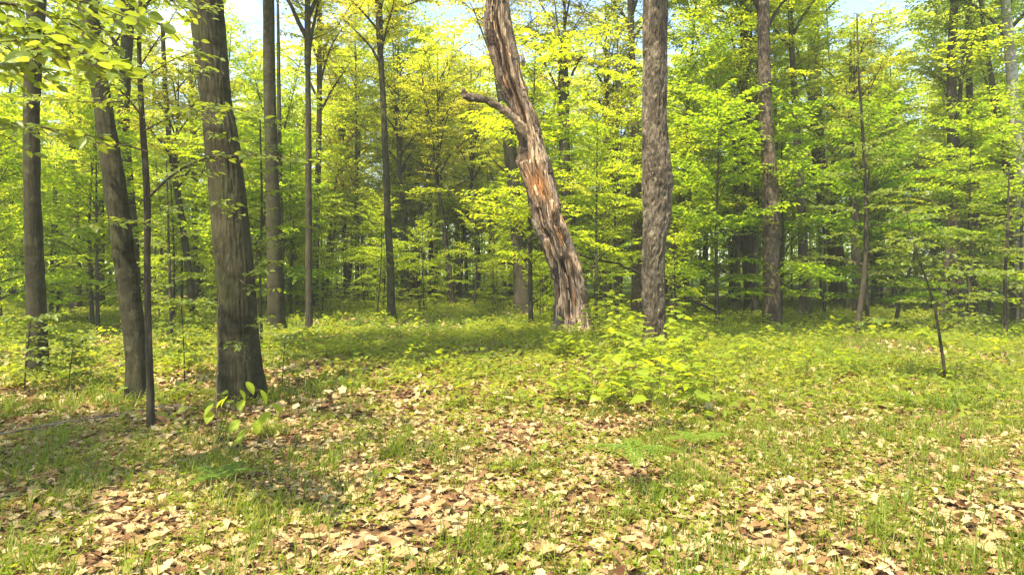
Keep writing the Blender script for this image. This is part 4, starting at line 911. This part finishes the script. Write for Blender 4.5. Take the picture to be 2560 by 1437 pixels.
def fern_mesh(ln, n=11, wd=.42, seed=0, arch=.25):
    r = np.random.default_rng(seed); mb = MB()
    c = lambda u: np.array([ln*u, 0, arch*ln*(u-u*u*1.35)])
    tube(mb, [c(u) for u in np.linspace(0, 1, 8)], np.linspace(.004, .001, 8), 4)
    for k in range(n):
        u = .06+.92*k/n; w_ = ln*wd*(1-u)**.75*min(1, .55+u*3); p = c(u)
        for s_ in (-1, 1):
            m_ = max(3, int(w_/.026)); az = s_*1.15
            q = p+np.stack([np.cos(az)*np.ones(m_), np.sin(az)*np.ones(m_), -.15*np.ones(m_)], 1)*(w_*(np.arange(m_)+.5)/m_)[:, None]
            l_ = .040*(1-.55*np.arange(m_)/m_)*(.45+w_/ln/wd*.7)
            for s2 in (-1, 1): scatter(mb, RH, q, frames(np.full(m_, az+s2*1.0), r.normal(-.1, .12, m_), r.normal(0, .2, m_)), l_)
    return mb.mesh('frond', M['fern'])
FR = [fern_mesh(.42, seed=1), fern_mesh(.34, 14, seed=2), fern_mesh(.28, 12, seed=3)]
def fern(label, base, stem, fronds, tilt=0):
    t = thing('fern', label, 'fern', base, 'ferns on the forest floor'); mb = MB(); P = smooth_path(stem, 12); tube(mb, P, np.linspace(.005, .003, 12), 5); link('stem', mb.mesh('stem', M['twig'], True), t)
    for i, az, tl in fronds:
        o = link('frond', FR[i], t, P[-1]); o.rotation_euler = (0, -tl, az)
b = at(1612, 1240); q = atd(1585, 1122, b[1]+.1)-b
fern('bracken fern with three flat fronds on an arching dark stem', b, [[0, 0, 0], [.02, 0, q[2]*.55], [0, .03, q[2]*.85], q], [(0, 2.75, .0), (0, .25, -.05), (1, 1.5, .05), (2, 4.6, -.2)])
b = at(545, 1215); fern('small fern in the leaves below the big-leaved seedling', b, [[0, 0, 0], [0, 0, .06], [.01, 0, .1]], [(2, 1.2, .2), (2, 2.6, .1), (1, .2, .1), (2, 4.2, 0)])
b = at(1740, 1130); fern('low fern right of the bracken fern', b, [[0, 0, 0], [0, 0, .08], [.01, 0, .13]], [(1, .3, .1), (2, 2.2, .1), (1, 3.5, .1)])
for k, (px, py) in enumerate([(1160, 770), (1230, 775), (1190, 790), (1120, 800)]):
    b = at(px, py); fern(['left', 'right', 'middle', 'nearest'][k]+' of the ferns on the far bright track', b, [[0, 0, 0], [0, 0, .25], [.01, 0, .4]], [(0, .3, .2), (0, 1.6, .2), (0, 2.9, .2), (0, 4.4, .2), (1, 5.3, .2)])

# ------------------------------------------------------------------ leaf litter, grass and low plants
def pos_samples(n, y0, y1, margin=1.12, pw=1.0):
    """more near the viewer; uniform in ground area inside the view wedge"""
    y = np.sqrt(rng.uniform(y0**2, y1**2, n)) if pw == 1 else y0+(y1-y0)*rng.random(n)**pw
    x = rng.uniform(-1, 1, n)*(y*.7674*margin+.5)
    return x, y
def place(tpls, x, y, sz, mb, tilt=.22, zoff=.01, zr=.02):
    k = rng.integers(0, len(tpls), len(x))
    for q, tp in enumerate(tpls):
        s_ = k == q; n = s_.sum()
        P = np.stack([x[s_], y[s_], terr(x[s_], y[s_])+zoff+rng.random(n)*zr], -1)
        scatter(mb, tp, P, frames(rng.uniform(0, 6.28, n), rng.normal(0, tilt, n), rng.normal(0, tilt, n)), sz[s_])
OAK = [T_oak(.2), T_oak(.55), T_oak(-.5), T_oak(.8)]; STAR = [T_star(.2), T_star(-.25), T_star(.4)]
mb = MB()
x, y = pos_samples(15500, 2.6, 8.5); place(OAK, x, y, rng.uniform(.045, .105, len(x)), mb, .28, .008, .03)
x, y = pos_samples(9000, 2.6, 9.0); place(STAR, x, y, rng.uniform(.05, .10, len(x)), mb, .3, .005, .03)
x, y = pos_samples(26000, 7.5, 18); place(STAR, x, y, rng.uniform(.09, .16, len(x)), mb, .3, .008, .04)
x, y = pos_samples(22000, 18, 45); place([RH], x, y, rng.uniform(.12, .22, len(x)), mb, .3, .01, .04)
o = link('leaf_litter', mb.mesh('leaf_litter', M['litter']), GROUND); o['kind'] = 'stuff'; o['label'] = 'dry brown and tan oak leaves covering the floor'
# the largest single leaves in the foreground, each a piece of the floor
ME_OAK = []
for tp in OAK:
    q = MB(); q.add(*tp); ME_OAK.append(q.mesh('dry_leaf', M['litter']))
for k in range(300):
    yy = 2.9+2.6*R_.random()**1.3; xx = R_.uniform(-1, 1)*(yy*.7674); i = R_.randrange(4)
    o = link('dry_leaf', ME_OAK[i], GROUND); m3 = Matrix(frames(np.array(R_.uniform(0, 6.28)), np.array(R_.gauss(0, .15)), np.array(R_.gauss(0, .2))).tolist())
    o.matrix_basis = Matrix.Translation((xx, yy, float(terr(xx, yy))+.045)) @ m3.to_4x4() @ Matrix.Scale(R_.uniform(.09, .14), 4)

def gden(x, y, s=.55, o=0.): return fbm(np.stack([x*s+o, y*s+11+o, x*0+2], -1), 3)
def blades(n, y0, y1, hgt, wid, thr, mb, perm=14, spread=.05, gs=.8):
    x, y = pos_samples(n, y0, y1); d = .6*gden(x, y, gs)+.4*gden(x, y, .5, 7)+.09*np.clip(x/5, -.6, 1)-.05*np.clip((y-7)/4, 0, 1)*(x < 2)+rng.normal(0, .05, n)
    s_ = d > thr; x, y = x[s_], y[s_]; n = len(x)
    x = np.repeat(x, perm)+rng.normal(0, spread, n*perm); y = np.repeat(y, perm)+rng.normal(0, spread, n*perm); N_ = n*perm
    z = terr(x, y); az = rng.uniform(0, 6.28, N_); h = hgt*rng.uniform(.45, 1.2, N_); ln = h*rng.uniform(.15, 1.3, N_); w2 = wid*rng.uniform(.6, 1.2, N_)
    dx, dy = np.cos(az), np.sin(az); sx, sy = -dy*w2, dx*w2
    b = np.stack([x, y, z], 1); S_ = np.stack([sx, sy, sx*0], 1); m_ = b+np.stack([dx*ln*.35, dy*ln*.35, h*.62], 1); e = b+np.stack([dx*ln, dy*ln, h], 1)
    V = np.stack([b-S_, b+S_, m_+S_*.8, m_-S_*.8, e], 1).reshape(-1, 3)
    Fc = (np.array([[0, 1, 2], [0, 2, 3], [3, 2, 4]])[None]+(np.arange(N_)*5)[:, None, None]).reshape(-1, 3)
    mb.add(V, Fc)
mb = MB()
blades(1900, 2.7, 8.5, .17, .0040, .455, mb, 18, .06, 2.2)
blades(1500, 2.7, 8.5, .10, .0034, .45, mb, 5, .06, 2.2)
blades(6500, 8, 18, .20, .006, .44, mb, 14, .07)
blades(9000, 18, 42, .28, .010, .40, mb, 6, .15)
o = link('grass', mb.mesh('grass', M['grass'])); tag(o, 'thin green grass growing in tufts through the fallen leaves', 'grass', kind='stuff')
def cover(n, y0, y1, tpl, ls, thr, mb, per=5, h=.06, s=.5, o=3.):
    x, y = pos_samples(n, y0, y1); d = gden(x, y, s, o)+rng.normal(0, .05, n); s_ = d > thr; x, y = x[s_], y[s_]; n = len(x)
    hh = h*rng.uniform(.4, 1.6, n); az = rng.uniform(0, 6.28, (n, per)); rad = ls*rng.uniform(.3, 1.6, (n, per))
    X = (x[:, None]+np.cos(az)*rad).ravel(); Y = (y[:, None]+np.sin(az)*rad).ravel(); Z = (terr(x, y)[:, None]+hh[:, None]*rng.uniform(.6, 1.1, (n, per))).ravel()
    m_ = n*per; scatter(mb, tpl, np.stack([X, Y, Z], 1), frames(az.ravel(), rng.normal(-.05, .3, m_), rng.normal(0, .3, m_)), ls*rng.uniform(.6, 1.3, m_))
mb = MB()
cover(11000, 2.8, 8.5, RH, .036, .475, mb, 6, .05, 2.0)
cover(900, 2.8, 9, BE, .05, .44, mb, 4, .06, .9)
cover(420, 2.8, 8, MA, .055, .5, mb, 3, .07, .9)
cover(13000, 8, 18, RH, .08, .46, mb, 5, .12)
cover(14000, 12, 40, RH, .13, .39, mb, 6, .22)
cover(2200, 7, 20, MA, .09, .44, mb, 4, .16)
o = link('low_plants', mb.mesh('low_plants', M['cover'])); tag(o, 'low green herbs and tiny seedlings carpeting the forest floor', 'ground cover', kind='stuff')

for o in S.objects:
    if o.parent and o.name.split('.')[0] in ('foliage', 'branches', 'shoots') and o.parent is not GROUND: o['kind'] = 'stuff'



def haze():
    v = [(x, y, z) for z in (-2, 34) for y in (-30, 300) for x in (-170, 170)]
    me = bpy.data.meshes.new('haze'); me.from_pydata(v, [], [(0, 2, 3, 1), (4, 5, 7, 6), (0, 1, 5, 4), (2, 6, 7, 3), (0, 4, 6, 2), (1, 3, 7, 5)]); me.update()
    m, nt = mat('haze'); p = N(nt, 'ShaderNodeVolumePrincipled'); p.inputs['Color'].default_value = (.97, .97, .80, 1); p.inputs['Density'].default_value = .0012
    o = N(nt, 'ShaderNodeOutputMaterial'); nt.links.new(p.outputs[0], o.inputs['Volume']); me.materials.append(m)
    ob = link('haze', me); tag(ob, 'thin pale air that softens the far trees', 'haze', kind='stuff')
haze()
